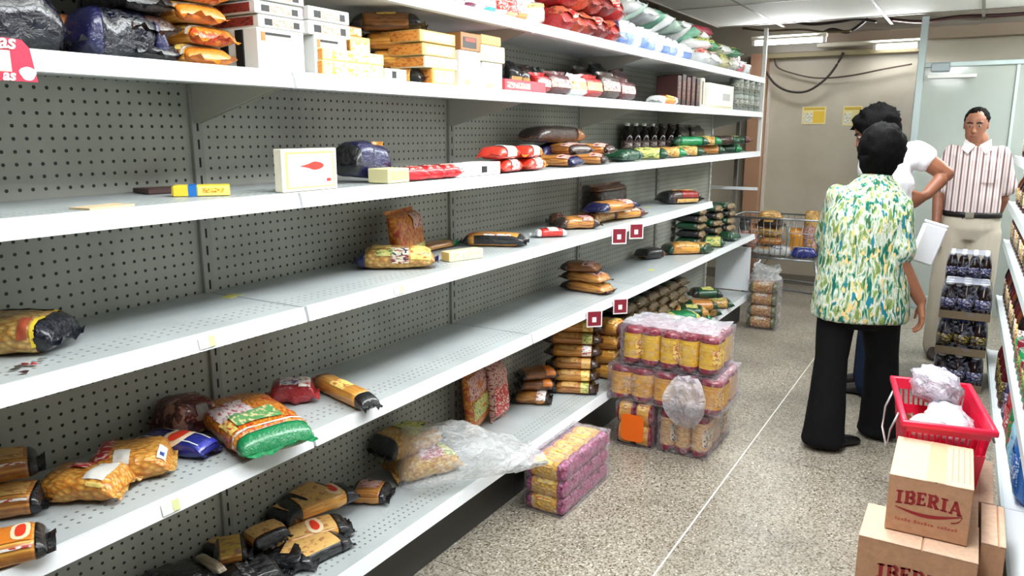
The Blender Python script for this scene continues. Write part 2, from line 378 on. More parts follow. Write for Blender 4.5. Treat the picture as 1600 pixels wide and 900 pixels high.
for bi, (ya, yb) in enumerate(BAYS):
    at_g(MB().box(XB-0.02, XB, ya+0.018, yb-0.018, 0.05, 2.16)).build('back_panel', peg, g)
    for k in range(1, 7):
        if k == 3 and bi == 5: continue
        z = SZ[k]
        s = at_g(MB().box(XB+0.002, XF, ya+0.003, yb-0.003, z-0.02, z-0.003)).build('shelf', shelf_top if k < 6 else sheet_w, g)
        lp = MB(); lp.add([(XF-0.012, ya+0.005, z-0.003), (XF+0.004, ya+0.005, z), (XF+0.013, ya+0.005, z-0.04), (XF-0.004, ya+0.005, z-0.042),
                           (XF-0.012, yb-0.005, z-0.003), (XF+0.004, yb-0.005, z), (XF+0.013, yb-0.005, z-0.04), (XF-0.004, yb-0.005, z-0.042)],
                          [(0, 1, 2, 3), (7, 6, 5, 4), (0, 4, 5, 1), (1, 5, 6, 2), (2, 6, 7, 3), (3, 7, 4, 0)])
        at_g(lp).build('price_rail', sheet_w, s)
        if k > 1:
            dp = 0.11 if k >= 5 else 0.055
            for yy in (ya+0.008, yb-0.011):
                bk = MB().add([(XB, yy, z-0.021), (XF-0.03, yy, z-0.021), (XF-0.03, yy, z-0.035), (XB, yy, z-0.021-dp),
                               (XB, yy+0.003, z-0.021), (XF-0.03, yy+0.003, z-0.021), (XF-0.03, yy+0.003, z-0.035), (XB, yy+0.003, z-0.021-dp)],
                              [(0, 1, 2, 3), (7, 6, 5, 4), (0, 4, 5, 1), (1, 5, 6, 2), (2, 6, 7, 3), (3, 7, 4, 0)])
                at_g(bk).build('bracket', plain((186, 184, 172), 0.45), s)
    at_g(MB().box(XF-0.09, XF-0.075, ya+0.002, yb-0.002, 0.0, SZ[1]-0.02)).build('kick_plate', plain((58, 58, 56), 0.5), g)
slot = plain((20, 20, 18), 0.8)
for ys_ in [b[0] for b in BAYS]+[BAYS[-1][1]]:
    last = ys_ > 6.2
    u = at_g(MB().rbox(XB-0.03, XB+0.012, ys_-0.018, ys_+0.018, 0, 2.2, 0.002)).build('upright', plain((232, 232, 226), .4) if last else steel, g)
    sl = MB()
    for i in range(38): sl.box(XB+0.012, XB+0.0125, ys_-0.003, ys_+0.003, 0.3+i*0.05, 0.327+i*0.05)
    tag(at_g(sl).build('slot_row', slot, u), None, None, None, 'stuff')
# end frame posts
pe = 6.335
at_g(MB().rbox(XF-0.03, XF, pe, pe+0.03, 1.36, 2.33, 0.003)).build('end_post', plain((226, 226, 222), .4), g)
at_g(MB().rbox(XF-0.2, XF-0.17, pe, pe+0.03, 0.9, 1.955, 0.003)).build('end_post', plain((96, 92, 84), .5), g)
at_g(MB().box(XF-0.39, XF, pe-0.02, pe, 1.36, 1.375)).build('end_rail', sheet_w, g)
at_g(MB().box(XF-0.39, XF, pe-0.02, pe, 1.085, 1.108)).build('end_rail', sheet_w, g)
at_g(MB().box(XF-0.30, XF-0.02, pe-0.022, pe-0.005, 0.26, 0.62)).build('end_panel', sheet_w, g)
# stickers on the price rails and shelves
def rail_sticker(u, v, k, label, w=0.045, col=(206, 208, 150)):
    p = PX(u, v, XF+0.008); z = SZ[k]-0.021
    t = thing('price_sticker', label, 'sticker', (XF+0.0115, p.y, z))
    MB().add([(-0.0035, -w/2, 0.013), (-0.0035, w/2, 0.013), (0.0035, w/2, -0.013), (0.0035, -w/2, -0.013)], [(0, 3, 2, 1)]).build('paper', plain((232, 232, 214), 0.6), t)
    MB().add([(-0.0026, w*0.1, 0.012), (-0.0026, w*.48, 0.012), (0.0042, w*.48, -0.012), (0.0042, w*.1, -0.012)], [(0, 3, 2, 1)]).build('colour_block', plain(col, 0.6), t)
rail_sticker(322, 530, 3, 'small yellow and white price sticker on the third shelf rail near the left end')
rail_sticker(622, 452, 3, 'small yellow and white price sticker on the third shelf rail right of the seam')
rail_sticker(265, 785, 2, 'small yellow and white price sticker on the second shelf rail below the penne bags')
rail_sticker(485, 894, 1, 'small yellow and white price sticker at the bottom shelf edge below the black bags')
rail_sticker(1000, 130, 6, 'pale price sticker on the top shelf rail below the white bags', 0.05, (226, 226, 216))
for u, v, lab in ((362, 461, 'small yellow sticker left lying on the bare third shelf'), (1018, 421, 'faded yellow and green sticker on the bare second shelf'), (1012, 323, 'small yellow paper scrap on the third shelf beside the bags')):
    k = 2 if u == 1018 else 3
    p = PZ(u, v, SZ[k]); t = thing('shelf_sticker', lab, 'sticker', (p.x, p.y, SZ[k]-0.0028), 0.2)
    MB().box(-0.02, 0.02, -0.03, 0.03, 0, 0.0006).build('paper', plain((196, 200, 140), 0.6), t)
    MB().box(-0.012, 0.012, -0.024, 0.002, 0.0006, 0.001).build('colour_block', plain((212, 196, 70), 0.6), t)
# ================================================================== goods: builders
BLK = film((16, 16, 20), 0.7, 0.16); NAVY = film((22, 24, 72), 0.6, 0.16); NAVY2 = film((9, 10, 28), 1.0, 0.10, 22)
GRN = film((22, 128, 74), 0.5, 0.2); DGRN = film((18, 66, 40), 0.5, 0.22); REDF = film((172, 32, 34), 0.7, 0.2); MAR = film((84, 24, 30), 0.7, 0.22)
WHF = film((226, 228, 228), 0.5, 0.25); BRN = film((58, 36, 28), 0.6, 0.22); PUR = film((136, 44, 84), 0.5, 0.22); TANF = film((196, 150, 92), 0.6, 0.25)
ORF = film((226, 130, 40), 0.5, 0.25); BLUF = film((90, 118, 176), 0.5, 0.25)
SPAG = pasta((214, 150, 74), (140, 78, 34)); SPAG2 = pasta((232, 172, 76), (180, 108, 42)); SPAGD = pasta((158, 100, 48), (92, 52, 28))
PEN = pasta((232, 178, 84), (196, 120, 40), 'penne'); PENO = pasta((232, 160, 50), (192, 92, 24), 'penne', (196, 70, 26)); PENP = pasta((226, 188, 108), (180, 126, 58), 'penne')
REDB = pasta((132, 44, 40), (58, 18, 18), 'penne', (180, 130, 110))
LBW = printed((236, 234, 226), (186, 60, 54), None, 30); LBY = printed((240, 212, 120), (196, 84, 36), None, 26); LBT = printed((216, 172, 102), (166, 104, 62), None, 26, 0.6)
LBR = printed((200, 44, 44), (240, 226, 210), None, 30); LBG = printed((210, 204, 120), (60, 120, 60), None, 28); LBP = printed((212, 170, 156), (120, 34, 56), None, 26)
LBM = printed((222, 214, 190), (130, 40, 44), (36, 40, 80), 30)
EMC = plain((238, 214, 176), 0.5); EMR = plain((222, 58, 32), 0.5)

def surf(L, W, H, lump, seed, pw=5.0, stand=False, squash=0.0):
    def f(t, a, off=0.0, flat=False):
        p = max(0.0, 1-abs(t)**pw)**0.55
        hh = H/2*p+0.0015; hw = W/2*(0.95+0.05*p)
        ca, sa = math.cos(a), math.sin(a); e = 0.62
        y = math.copysign(abs(ca)**e, ca)*(hw+off); z = math.copysign(abs(sa)**e, sa)*(hh+off)
        x = t*L/2
        if lump:
            n = noise.noise(Vector((x*22+seed*3.1, y*22, z*16+seed)))+0.5*noise.noise(Vector((x*55+seed, y*50, z*40)))
            k = lump*n*(0.3+0.7*p)
            y += k*ca; z += k*sa*0.8
        zc = H/2*(p+(1-p)*0.62)
        z = z+zc
        if z < 0.0012: z = 0.0012
        if squash: z *= 1-squash*max(0, t)
        if stand: return Vector((z-H/2, y, x+L/2+0.008))
        return Vector((x, y, z))
    return f
def ringmesh(f, t0, t1, n, m, a0=0, a1=2*PI, off=0.0, closed=True, caps=False):
    mb = MB()
    for i in range(n):
        t = t0+(t1-t0)*i/(n-1)
        for k in range(m):
            a = a0+(a1-a0)*k/(m if closed else m-1); mb.v.append(f(t, a, off))
    for i in range(n-1):
        for k in range(m if closed else m-1):
            mb.f.append((i*m+k, i*m+(k+1) % m, (i+1)*m+(k+1) % m, (i+1)*m+k))
    if caps:
        mb.f.append(tuple(range(m))[::-1]); mb.f.append(tuple((n-1)*m+k for k in range(m)))
    return mb
def bag(name, label, cat, loc, rot, L, W, H, body, end=None, ef=0.18, seal=True, labs=(), lump=0.006, seed=None, group=None, stand=False, lod=0, emblem=None, ends=(1, 1), sealmat=None, squash=0.0):
    """a filled film packet: body, two gathered ends, pressed seals, printed labels"""
    seed = random.random()*50 if seed is None else seed
    f = surf(L, W, H, lump, seed, 5.0, stand, squash)
    r = thing(name, label, cat, loc, rot, group)
    n, m = ((13, 18), (9, 12), (7, 10))[lod]
    lo = -1+(2*ef if end and ends[0] else 0); hi = 1-(2*ef if end and ends[1] else 0)
    ringmesh(f, lo, hi, n, m, caps=True).build('contents', body, r, True)
    if end:
        if ends[0]: ringmesh(f, -1, lo, 6-lod, m, off=0.0006, caps=True).build('end_wrap', end, r, True)
        if ends[1]: ringmesh(f, hi, 1, 6-lod, m, off=0.0006, caps=True).build('end_wrap', end, r, True)
    if seal:
        for sgn in (-1, 1):
            mb = MB(); K = 12 if lod == 0 else 7; w_ = W*0.5
            for j, dx in enumerate((-0.002, 0.006, 0.013)):
                for k in range(K):
                    y = -w_+2*w_*k/(K-1); q = f(sgn*1.0, PI/2)
                    zz = H*0.31+0.0022*math.sin(k*2.3+seed)*(j+0.3)+0.004*j*math.sin(k*.7+seed*2)
                    x = sgn*(L/2+dx)
                    mb.v.append(Vector((zz-H/2, y, x+L/2+0.008 if sgn > 0 else max(x+L/2+0.008, 0.0)) if stand else (x, y, max(zz, 0.001))))
            for j in range(2):
                for k in range(K-1): mb.f.append((j*K+k, j*K+k+1, (j+1)*K+k+1, (j+1)*K+k))
            mb.build('end_seal', sealmat or end or body, r, True)
    for q in labs:
        t0, t1, a0, a1, mt = q[:5]
        lb = ringmesh(f, t0, t1, 8-2*lod, 9-2*lod, a0*PI, a1*PI, 0.0016, False).build('label', mt, r, True)
    if emblem and lod < 2:
        tc, ac, rt = emblem[:3]
        for nm, s_, off, mt in (('emblem', 1.0, 0.0024, EMC), ('emblem_centre', 0.55, 0.0032, EMR)):
            mb = MB(); mb.v.append(f(tc, ac*PI, off)); K = 14
            for ring in (0.5, 1.0):
                for k in range(K):
                    th = 2*PI*k/K; mb.v.append(f(tc+rt*s_*ring*math.cos(th), (ac+rt*s_*ring*math.sin(th)*L/(W*1.9))*PI, off))
            for k in range(K):
                mb.f.append((0, 1+k, 1+(k+1) % K)); mb.f.append((1+k, 1+K+k, 1+K+(k+1) % K, 1+(k+1) % K))
            par = mb.build(nm, mt, r if nm == 'emblem' else par, True)
    return r
def lay(name, label, cat, p1, p2, z, W, H, body, dx=0.0, **kw):
    """lying packet whose long axis runs between two pixels, resting at height z"""
    a = PZ(p1[0], p1[1], z+H/2); b = PZ(p2[0], p2[1], z+H/2)
    for q in (a, b):                                          # stay in front of the pegboard
        if z > 0.2 and q.x < -1.825: q.x = -1.825
    c = (a+b)/2; d = b-a
    if d.y > 0:                                               # label angles count from the aisle side
        kw['labs'] = tuple((t0, t1, 1-a1, 1-a0, mt) for t0, t1, a0, a1, mt in kw.get('labs', ()))
        if kw.get('emblem'): kw['emblem'] = (kw['emblem'][0], 1-kw['emblem'][1], kw['emblem'][2])
    return bag(name, label, cat, (c.x+dx, c.y, z), kw.pop('rot', None) or (kw.pop('rx', 0), kw.pop('ry', 0), math.atan2(d.y, d.x)), max(0.06, d.length-0.02), W, H, body, **kw)
def layx(name, label, cat, p1, p2, Xc, z, W, H, body, **kw):
    """lying packet on an eye-level tier: its ends are two pixels taken on the upright plane x = Xc"""
    a = PX(p1[0], p1[1], Xc); b = PX(p2[0], p2[1], Xc)
    return bag(name, label, cat, (Xc+kw.pop('dx', 0), (a.y+b.y)/2, z), (kw.pop('rx', 0), kw.pop('ry', 0), PI/2+kw.pop('yaw', 0)), max(0.06, abs(b.y-a.y)-0.02), W, H, body, **kw)
def carton(name, label, cat, loc, rot, sx, sy, sz, mat, panels=(), group=None, flap=None, r=0.002):
    """folded card box centred on loc, base at z=0; panels = (face, u0, u1, v0, v1, material) in 0..1 of that face"""
    t = thing(name, label, cat, loc, rot, group)
    hx, hy = sx/2, sy/2
    MB().rbox(-hx, hx, -hy, hy, 0, sz, r).build('box_body', mat, t)
    for pi_, (fc, u0, u1, v0, v1, mt) in enumerate(panels):
        e = 0.0008+0.0005*pi_
        nm = 'printed_panel'; mb = MB()
        if fc == '+x': mb.box(hx, hx+e, -hy+u0*sy, -hy+u1*sy, v0*sz, v1*sz)
        if fc == '-x': mb.box(-hx-e, -hx, -hy+u0*sy, -hy+u1*sy, v0*sz, v1*sz)
        if fc == '-y': mb.box(-hx+u0*sx, -hx+u1*sx, -hy-e, -hy, v0*sz, v1*sz)
        if fc == '+z': mb.box(-hx+u0*sx, -hx+u1*sx, -hy+v0*sy, -hy+v1*sy, sz, sz+e)
        mb.build(nm, mt, t)
    if flap == 'y': MB().box(-hx*0.98, hx*0.98, -0.0012, 0.0012, sz, sz+0.0006).build('flap_joint', plain((60, 50, 40), .8), t)
    return t
def fbox(name, label, cat, u0, vt, u1, vb, Xf, depth, mat, panels=(), zb=None, group=None, yaw=0.0, xoff=0):
    """box whose aisle-side face fills a pixel rectangle on the plane x = Xf"""
    a = PX(u0, (vt+vb)/2, Xf); b = PX(u1, (vt+vb)/2, Xf); um = (u0+u1)/2
    zt = PX(um, vt, Xf).z; z0 = PX(um, vb, Xf).z if zb is None else zb
    return carton(name, label, cat, (Xf-depth/2, (a.y+b.y)/2, z0), yaw, depth, abs(b.y-a.y)-0.002, max(0.015, zt-z0), mat, panels, group)
def ordl(i): return ORD[i]

# ================================================================== tier 5: boxes and bags at the top left
z5 = SZ[5]
WBX = plain((226, 226, 222), 0.45); TBX = plain((196, 160, 96), 0.5); YBX = plain((238, 216, 146), 0.45); DKB = plain((44, 40, 40), 0.5)
WIN = plain((206, 200, 186), 0.35); BLKP = plain((26, 26, 28), 0.45)
layx('pasta_bag', 'crumpled shiny navy bag at the top left corner behind the red price card', 'pasta bag', (-60, 40), (80, 25), -1.64, z5, 0.15, 0.13, NAVY2, lump=0.018, seal=True, sealmat=NAVY2)
layx('pasta_bag', 'brown tan packet end between the two navy bags on the fifth tier', 'pasta bag', (66, 62), (122, 52), -1.68, z5, 0.10, 0.09, SPAGD, end=BRN, lump=0.006)
layx('pasta_bag', 'long shiny navy bag lying on the fifth tier left of the orange stack', 'pasta bag', (104, 62), (246, 68), -1.60, z5, 0.12, 0.10, NAVY2, end=NAVY, lump=0.014, sealmat=BLK)
# stack of orange packets with black and white ends
c0 = PX(300, 60, -1.60)
for i in range(6):
    bag('pasta_bag', 'orange packet, %s from the bottom of the stack left of the white boxes' % ordl(i), 'pasta bag',
        (-1.64, c0.y+0.012*math.sin(i*2.1), z5+0.046*i), (0, 0, 0.06*math.sin(i*1.7)), 0.21, 0.125, 0.046, SPAG2, end=PENO if i % 2 else ORF, ef=0.08, lump=0.005,
        labs=((0.1, 0.7, 0.1, 0.9, LBY), (0.72, 0.8, 0.0, 1.0, WHF)), group='orange packet stack')
for i in range(5):
    bag('pasta_bag', 'dark packet with white printed end, %s from the bottom behind the orange stack' % ordl(i), 'pasta bag',
        (-1.64, c0.y-0.135, z5+0.05*i), (0, 0, 0.05*math.cos(i*1.3)), 0.20, 0.11, 0.05, BLK, end=BRN if i % 2 else BLK, ef=0.14, lump=0.006,
        labs=((0.45, 0.7, 0.05, 0.95, LBW),), group='dark packet stack')
# white upright boxes and the flat ones lying on them
def wb(u0, vt, u1, vb, lab, Xf=-1.535, depth=0.19, zb=None):
    return fbox('pasta_box', lab, 'box', u0, vt, u1, vb, Xf, depth, WBX,
        (('+x', 0.06, 0.94, 0.05, 0.95, WIN), ('+x', 0.16, 0.84, 0.10, 0.62, printed((232, 230, 222), (196, 186, 160), None, 20)), ('+x', 0.14, 0.7, 0.84, 0.9, BLKP),
         ('+x', 0.07, 0.15, 0.7, 0.9, plain((222, 120, 60), 0.5)), ('-y', 0.04, 0.14, 0.04, 0.96, BLKP), ('-y', 0.3, 0.44, 0.04, 0.96, BLKP), ('-y', 0.6, 0.74, 0.04, 0.96, BLKP)), zb)
def flatbx(u0, vt, u1, vb, lab, Xf=-1.535, depth=0.19, zb=None):
    return fbox('pasta_box', lab, 'box', u0, vt, u1, vb, Xf, depth, WBX,
        (('+x', 0.12, 0.88, 0.2, 0.72, BLKP), ('+x', 0.28, 0.74, 0.16, 0.76, printed((222, 190, 170), (190, 120, 90), None, 40)), ('-y', 0.1, 0.9, 0.15, 0.85, printed((150, 60, 50), (60, 30, 30), None, 40))), zb)
ztop = PX(440, 47, -1.535).z
wb(403, 47, 476, 110, 'upright white pasta box with pale window, first from the left of the white boxes', zb=z5)
wb(492, 58, 543, 112, 'upright white pasta box with pale window beside the seam, second from the left', zb=z5)
za = PX(440, 27, -1.535).z; zb_ = PX(440, 6, -1.535).z
flatbx(404, 27, 476, 47, 'flat white box with black printed end, lower of those on the first upright box', zb=ztop+0.001)
flatbx(398, 6, 474, 27, 'flat white box with black printed end, middle of those on the first upright box', zb=za+0.002)
flatbx(399, -16, 475, 6, 'flat white box with black printed end, uppermost at the top edge of the photo', zb=zb_+0.003)
zt2 = PX(515, 58, -1.535).z; zc2 = PX(515, 36, -1.535).z
flatbx(482, 36, 548, 58, 'flat white box with black printed end, lower of two on the second upright box', zb=zt2+0.001)
flatbx(482, 14, 546, 36, 'flat white box with black printed end, upper of two on the second upright box', zb=zc2+0.002)
# yellow boxes by the seam, in steps
yp = lambda: (('+x', 0.08, 0.92, 0.12, 0.88, printed((246, 236, 200), (230, 168, 60), None, 20)), ('-y', 0.05, 0.95, 0.1, 0.9, printed((222, 150, 70), (190, 100, 40), None, 34)))
fbox('pasta_box', 'yellow flat box, bottom one in front of the second white box', 'box', 505, 98, 600, 116, -1.515, 0.10, YBX, yp(), zb=z5)
zy = PX(550, 98, -1.515).z
fbox('pasta_box', 'yellow flat box, second from the bottom in front of the second white box', 'box', 505, 80, 600, 98, -1.515, 0.10, YBX, yp(), zb=zy+0.001)
fbox('pasta_box', 'orange and yellow box standing in the second row behind the yellow stack', 'box', 548, 58, 579, 84, -1.63, 0.09, YBX, yp(), zb=z5)
fbox('pasta_box', 'small orange box topmost behind the yellow stack', 'box', 545, 42, 566, 58, -1.63, 0.09, plain((214, 140, 60), .5), yp(), zb=PX(556, 58, -1.63).z+0.001)
fbox('pasta_box', 'small white box with a black mark lying beside the yellow stack', 'box', 602, 108, 636, 124, -1.515, 0.08, WBX, (('+x', 0.3, 0.5, 0.2, 0.8, BLKP),), zb=z5)
# diagonal black and yellow packets
def dbag(u, v, k, lab, yaw, zz, mat=SPAG2):
    p = PX(u, v, -1.62)
    bag('pasta_bag', lab, 'pasta bag', (-1.66, p.y, zz), (0, 0, yaw), 0.22, 0.11, 0.055, mat, end=BLK, ef=0.17, lump=0.005, labs=((-0.25, 0.3, 0.15, 0.85, LBY),))
dbag(640, 110, 0, 'black ended yellow packet, lowest of the heap right of the yellow boxes', 0.1, z5)
dbag(640, 90, 1, 'black ended yellow packet, second from below in the heap right of the yellow boxes', 0.5, z5+0.055)
dbag(632, 70, 2, 'black ended yellow packet, third from below in the heap right of the yellow boxes', 0.35, z5+0.11)
dbag(622, 50, 3, 'dark brown packet topmost of the heap right of the yellow boxes', 0.55, z5+0.165, SPAGD)
# stacked yellow packets and boxes by the second seam
cols = [(664, 712, 4), (718, 752, 3), (755, 789, 3)]
fbox('pasta_box', 'yellow packet lying lowest of the left yellow stack near the second seam', 'box', 676, 108, 712, 131, -1.52, 0.14, plain((232, 180, 90), .45), yp(), zb=z5)
zz = PX(690, 108, -1.52).z
fbox('pasta_box', 'white and yellow box second in the left yellow stack near the second seam', 'box', 664, 90, 714, 108, -1.52, 0.14, plain((232, 222, 190), .45), yp(), zb=zz+0.001)
zz = PX(690, 90, -1.52).z
fbox('pasta_box', 'tan box third in the left yellow stack near the second seam', 'box', 660, 70, 712, 90, -1.52, 0.14, TBX, yp(), zb=zz+0.001)
zz = PX(690, 70, -1.52).z
fbox('pasta_box', 'tan box topmost of the left yellow stack near the second seam', 'box', 656, 50, 712, 70, -1.52, 0.14, TBX, yp(), zb=zz+0.001)
pale = lambda: (('+x', 0.12, 0.88, 0.3, 0.8, printed((224, 226, 228), (180, 190, 210), (220, 150, 150), 30)), ('+x', 0.2, 0.5, 0.06, 0.2, plain((200, 150, 120), .5)))
fbox('pasta_box', 'tall pale box with faint print standing left of a pair near the second seam', 'box', 718, 80, 751, 135, -1.515, 0.12, plain((230, 230, 226), .45), pale(), zb=z5)
fbox('pasta_box', 'tall pale box with faint print standing right of a pair near the second seam', 'box', 754, 98, 785, 138, -1.515, 0.12, plain((230, 230, 230), .45), pale(), zb=z5)
fbox('pasta_box', 'brown and black box lying on the left tall pale box', 'box', 720, 52, 752, 79, -1.515, 0.12, plain((150, 104, 60), .5), (('+x', 0.1, 0.75, 0.15, 0.75, BLKP), ('+x', 0.2, 0.7, 0.5, 0.7, plain((160, 60, 40), .5))), zb=PX(735, 80, -1.515).z+0.001)
zz = PX(770, 98, -1.515).z
fbox('pasta_box', 'cream box with yellow stripe lying on the right tall pale box', 'box', 752, 72, 789, 98, -1.51, 0.12, plain((236, 226, 180), .45), (('+x', 0.1, 0.9, 0.2, 0.5, printed((240, 214, 130), (200, 160, 160), None, 30)),), zb=zz+0.001)
fbox('pasta_box', 'tan box topmost on the cream box near the second seam', 'box', 752, 56, 783, 72, -1.515, 0.12, TBX, (('+x', 0.1, 0.9, 0.2, 0.7, printed((190, 160, 80), (140, 100, 50), None, 30)),), zb=PX(770, 72, -1.51).z+0.003)
# right part of tier 5
fbox('snack_pack', 'flat red and pink packet at the rail right of the pale boxes', 'snack packet', 789, 126, 853, 141, -1.515, 0.11, plain((214, 66, 78), .4), (('+x', 0.05, 0.6, 0.25, 0.75, LBP), ('+z', 0.2, 0.8, 0.1, 0.9, LBR)), zb=z5)
def up(k, name, lab, cat, u, vt, u2, Xc, H, body, **kw):
    """standing packet whose width spans u..u2 at plane Xc, top at pixel row vt"""
    a = PX(u, vt, Xc); b = PX(u2, vt, Xc); W = abs(b.y-a.y); z = SZ[k]; L = max(0.05, (a.z+b.z)/2-z-0.02)
    yaw = kw.pop('yaw', 0.0); tilt = kw.pop('tilt', 0.0); zo = kw.pop('zo', 0.0)
    return bag(name, lab, cat, (Xc-H/2, (a.y+b.y)/2, z+zo), (kw.pop('roll', 0.0), tilt, yaw), L-zo, W, H, body, stand=True, **kw)
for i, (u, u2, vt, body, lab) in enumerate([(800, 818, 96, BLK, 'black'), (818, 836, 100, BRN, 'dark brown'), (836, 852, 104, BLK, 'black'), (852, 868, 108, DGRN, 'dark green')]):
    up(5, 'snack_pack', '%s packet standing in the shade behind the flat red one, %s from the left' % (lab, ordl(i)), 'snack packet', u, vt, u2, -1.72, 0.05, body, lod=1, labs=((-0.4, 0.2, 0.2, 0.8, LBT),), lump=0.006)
for i, (u, u2, vt, body, lb, lab) in enumerate([(846, 866, 112, REDF, LBW, 'red and white snack packet left of the maroon one'), (866, 898, 110, MAR, LBP, 'maroon snack packet with pink print on the fifth tier'),
        (900, 922, 114, WHF, LBY, 'white and yellow snack packet between the maroon and red ones'), (922, 948, 116, REDF, LBY, 'red snack packet with yellow print right of the white one'),
        (950, 974, 112, BRN, LBP, 'dark brown purple snack packet, left of a pair by the third seam'), (975, 1000, 122, MAR, LBP, 'dark maroon snack packet, right of a pair by the third seam')]):
    up(5, 'snack_pack', lab, 'snack packet', u, vt, u2, -1.54, 0.06, body, labs=((-0.45, 0.35, 0.15, 0.85, lb),), lump=0.010, lod=1, yaw=0.1*math.sin(i*3), tilt=-0.12)
for i, (u, u2, vt) in enumerate([(905, 930, 104), (930, 955, 98), (960, 985, 104)]):
    up(5, 'snack_pack', 'dark wrapped packet standing in the back row of the fifth tier, %s from the left' % ordl(i), 'snack packet', u, vt, u2, -1.72, 0.06, (BRN, BLK, MAR)[i], lod=1, lump=0.008)
bag('snack_pack', 'orange flat packet lying at the third seam of the fifth tier', 'snack packet', (-1.57, PX(1040, 155, -1.55).y, z5), (0, 0, 1.45), 0.2, 0.11, 0.05, ORF, end=WHF, lod=1, labs=((-0.3, 0.4, 0.1, 0.9, LBY),))
for i in range(6):
    y = PX(1060+i*7.4, 150, -1.54).y
    carton('coffee_box', 'slim dark brown box standing on the fifth tier, %s from the left of six' % ordl(i), 'box', (-1.6, y, z5), 0, 0.13, 0.062, 0.17+0.01*(i % 2), plain(((52, 26, 24), (40, 22, 22), (66, 34, 30))[i % 3], .4) if i < 5 else plain((210, 205, 190), .5),
           (('+x', 0.2, 0.8, 0.2, 0.8, printed((70, 36, 32), (150, 110, 80), None, 30)),) if i < 5 else (('+x', 0.15, 0.55, 0.1, 0.9, plain((90, 70, 50), .5)),))
fbox('pasta_box', 'large white wrapped box with a grey square on the fifth tier near the shelf end', 'box', 1107, 132, 1146, 171, -1.52, 0.2, plain((232, 230, 218), .4), (('+x', 0.55, 0.85, 0.35, 0.65, plain((176, 176, 172), .4)), ('+x', 0.1, 0.4, 0.2, 0.5, plain((214, 214, 236), .4)), ('+x', 0.05, 0.95, 0.03, 0.12, plain((196, 190, 160), .4))), zb=z5)
def can(name, lab, cat, loc, r, h, body, lid=(190, 190, 190), band=None, group=None):
    t = thing(name, lab, cat, loc, 0, group)
    MB().lathe([(r*0.94, 0), (r, 0.004), (r, h-0.005), (r*0.95, h-0.001)], 14).build('can_body', body, t, True)
    MB().lathe([(r*0.95, h-0.002), (r*0.95, h), (r*0.86, h), (r*0.84, h-0.003), (0.002, h-0.003)], 14).build('lid', plain(lid, .3, .6), t, True)
    if band: MB().lathe([(r+0.0006, h*0.2), (r+0.0006, h*0.78)], 14).build('label', band, t, True)
    return t
for i in range(8):
    col, row = i % 4, i//4
    can('tin_can', 'grey green tin at the fifth tier end, %s row, %s from the left' % (('lower', 'upper')[row], ordl(col)), 'tin', (-1.545, PX(1150+col*9, 160, -1.54).y, z5+row*0.1135), 0.05, 0.112, plain((130, 138, 130), .4), (210, 214, 214), printed((150, 150, 140), (30, 60, 50), None, 25))

# ================================================================== tier 6: bags on the topmost shelf
z6 = SZ[6]
row = [(704, 716, WHF, LBP, 'white and pink'), (718, 732, WHF, LBM, 'white and maroon'), (733, 748, PUR, LBW, 'purple and white'), (749, 763, WHF, LBW, 'white and red'), (764, 779, film((80, 190, 196), .5), LBW, 'turquoise and white'),
       (782, 798, WHF, LBR, 'white and red striped'), (800, 814, film((232, 190, 150), .5), LBR, 'peach and red')]
for i, (u, u2, b_, lb, nm) in enumerate(row):
    up(6, 'snack_pack', '%s snack bag on the top shelf, %s from the left' % (nm, ordl(i)), 'snack packet', u, -34+i*2, u2, -1.54, 0.07, b_, labs=((-0.6, 0.5, 0.12, 0.88, lb),), lump=0.010, lod=1, tilt=-0.08)
up(6, 'snack_pack', 'tan and brown snack bag on the top shelf left of the red bags', 'snack packet', 815, -20, 836, -1.56, 0.07, TANF, labs=((-0.5, 0.4, 0.1, 0.9, LBW),), lump=0.012, lod=1, tilt=-0.1)
up(6, 'snack_pack', 'pale grey snack bag with yellow edge leaning by the red bags', 'snack packet', 834, -4, 860, -1.54, 0.07, film((206, 204, 196), .5), labs=((0.4, 0.7, 0.1, 0.9, LBY),), lump=0.012, lod=1, tilt=-0.1, roll=0.15)
for i in range(10):
    r_ = i//5; c_ = i % 5
    y = PX(872+c_*19+r_*8, 40, -1.55).y
    bag('snack_pack', 'red crisp bag on the top shelf, %s layer, %s from the left' % (('lower', 'upper')[r_], ordl(c_)), 'snack packet', (-1.60, y, z6+r_*0.098), (0, -0.06*r_, 0.25*math.sin(i*2.3)), 0.21, 0.105, 0.098,
        (REDF, film((150, 40, 30), .7), REDF, film((186, 70, 40), .7), film((120, 30, 30), .7))[(i*3) % 5], labs=((0.3, 0.9, 0.05, 0.95, LBR if i % 2 else printed((180, 90, 60), (120, 30, 30), None, 30)),), lump=0.012, lod=1)
for i in range(10):
    u = 972+i*11.2
    up(6, 'rice_bag', 'white and blue bag standing at the front of the top shelf, %s from the left' % ordl(i), 'rice bag', u, 27+i*4.6, u+10.4, -1.54, 0.06, (BLUF, film((120, 144, 190), .5), film((200, 212, 224), .5))[i % 3],
       labs=((0.1, 0.8, 0.1, 0.9, printed((232, 236, 236), (90, 140, 150), None, 26)),) if i % 2 else ((0.0, 0.9, 0.1, 0.9, WHF),), lump=0.012, lod=1, sealmat=WHF)
for i in range(9):
    y = PX(985+i*14, 40+i*4, -1.60).y
    bag('rice_bag', 'white and green bag lying over the standing row up top, %s from the left' % ordl(i), 'rice bag', (-1.66, y, z6+0.17-0.004*i), (0, -0.35+0.2*math.sin(i*4), 0.5*math.sin(i*1.9)), 0.22, 0.12, 0.07,
        (WHF, film((190, 214, 200), .6), WHF, film((120, 176, 150), .6))[i % 4], labs=((-0.4, 0.4, 0.1, 0.9, printed((225, 230, 225), (60, 150, 110), None, 24)),), lump=0.014, lod=1)
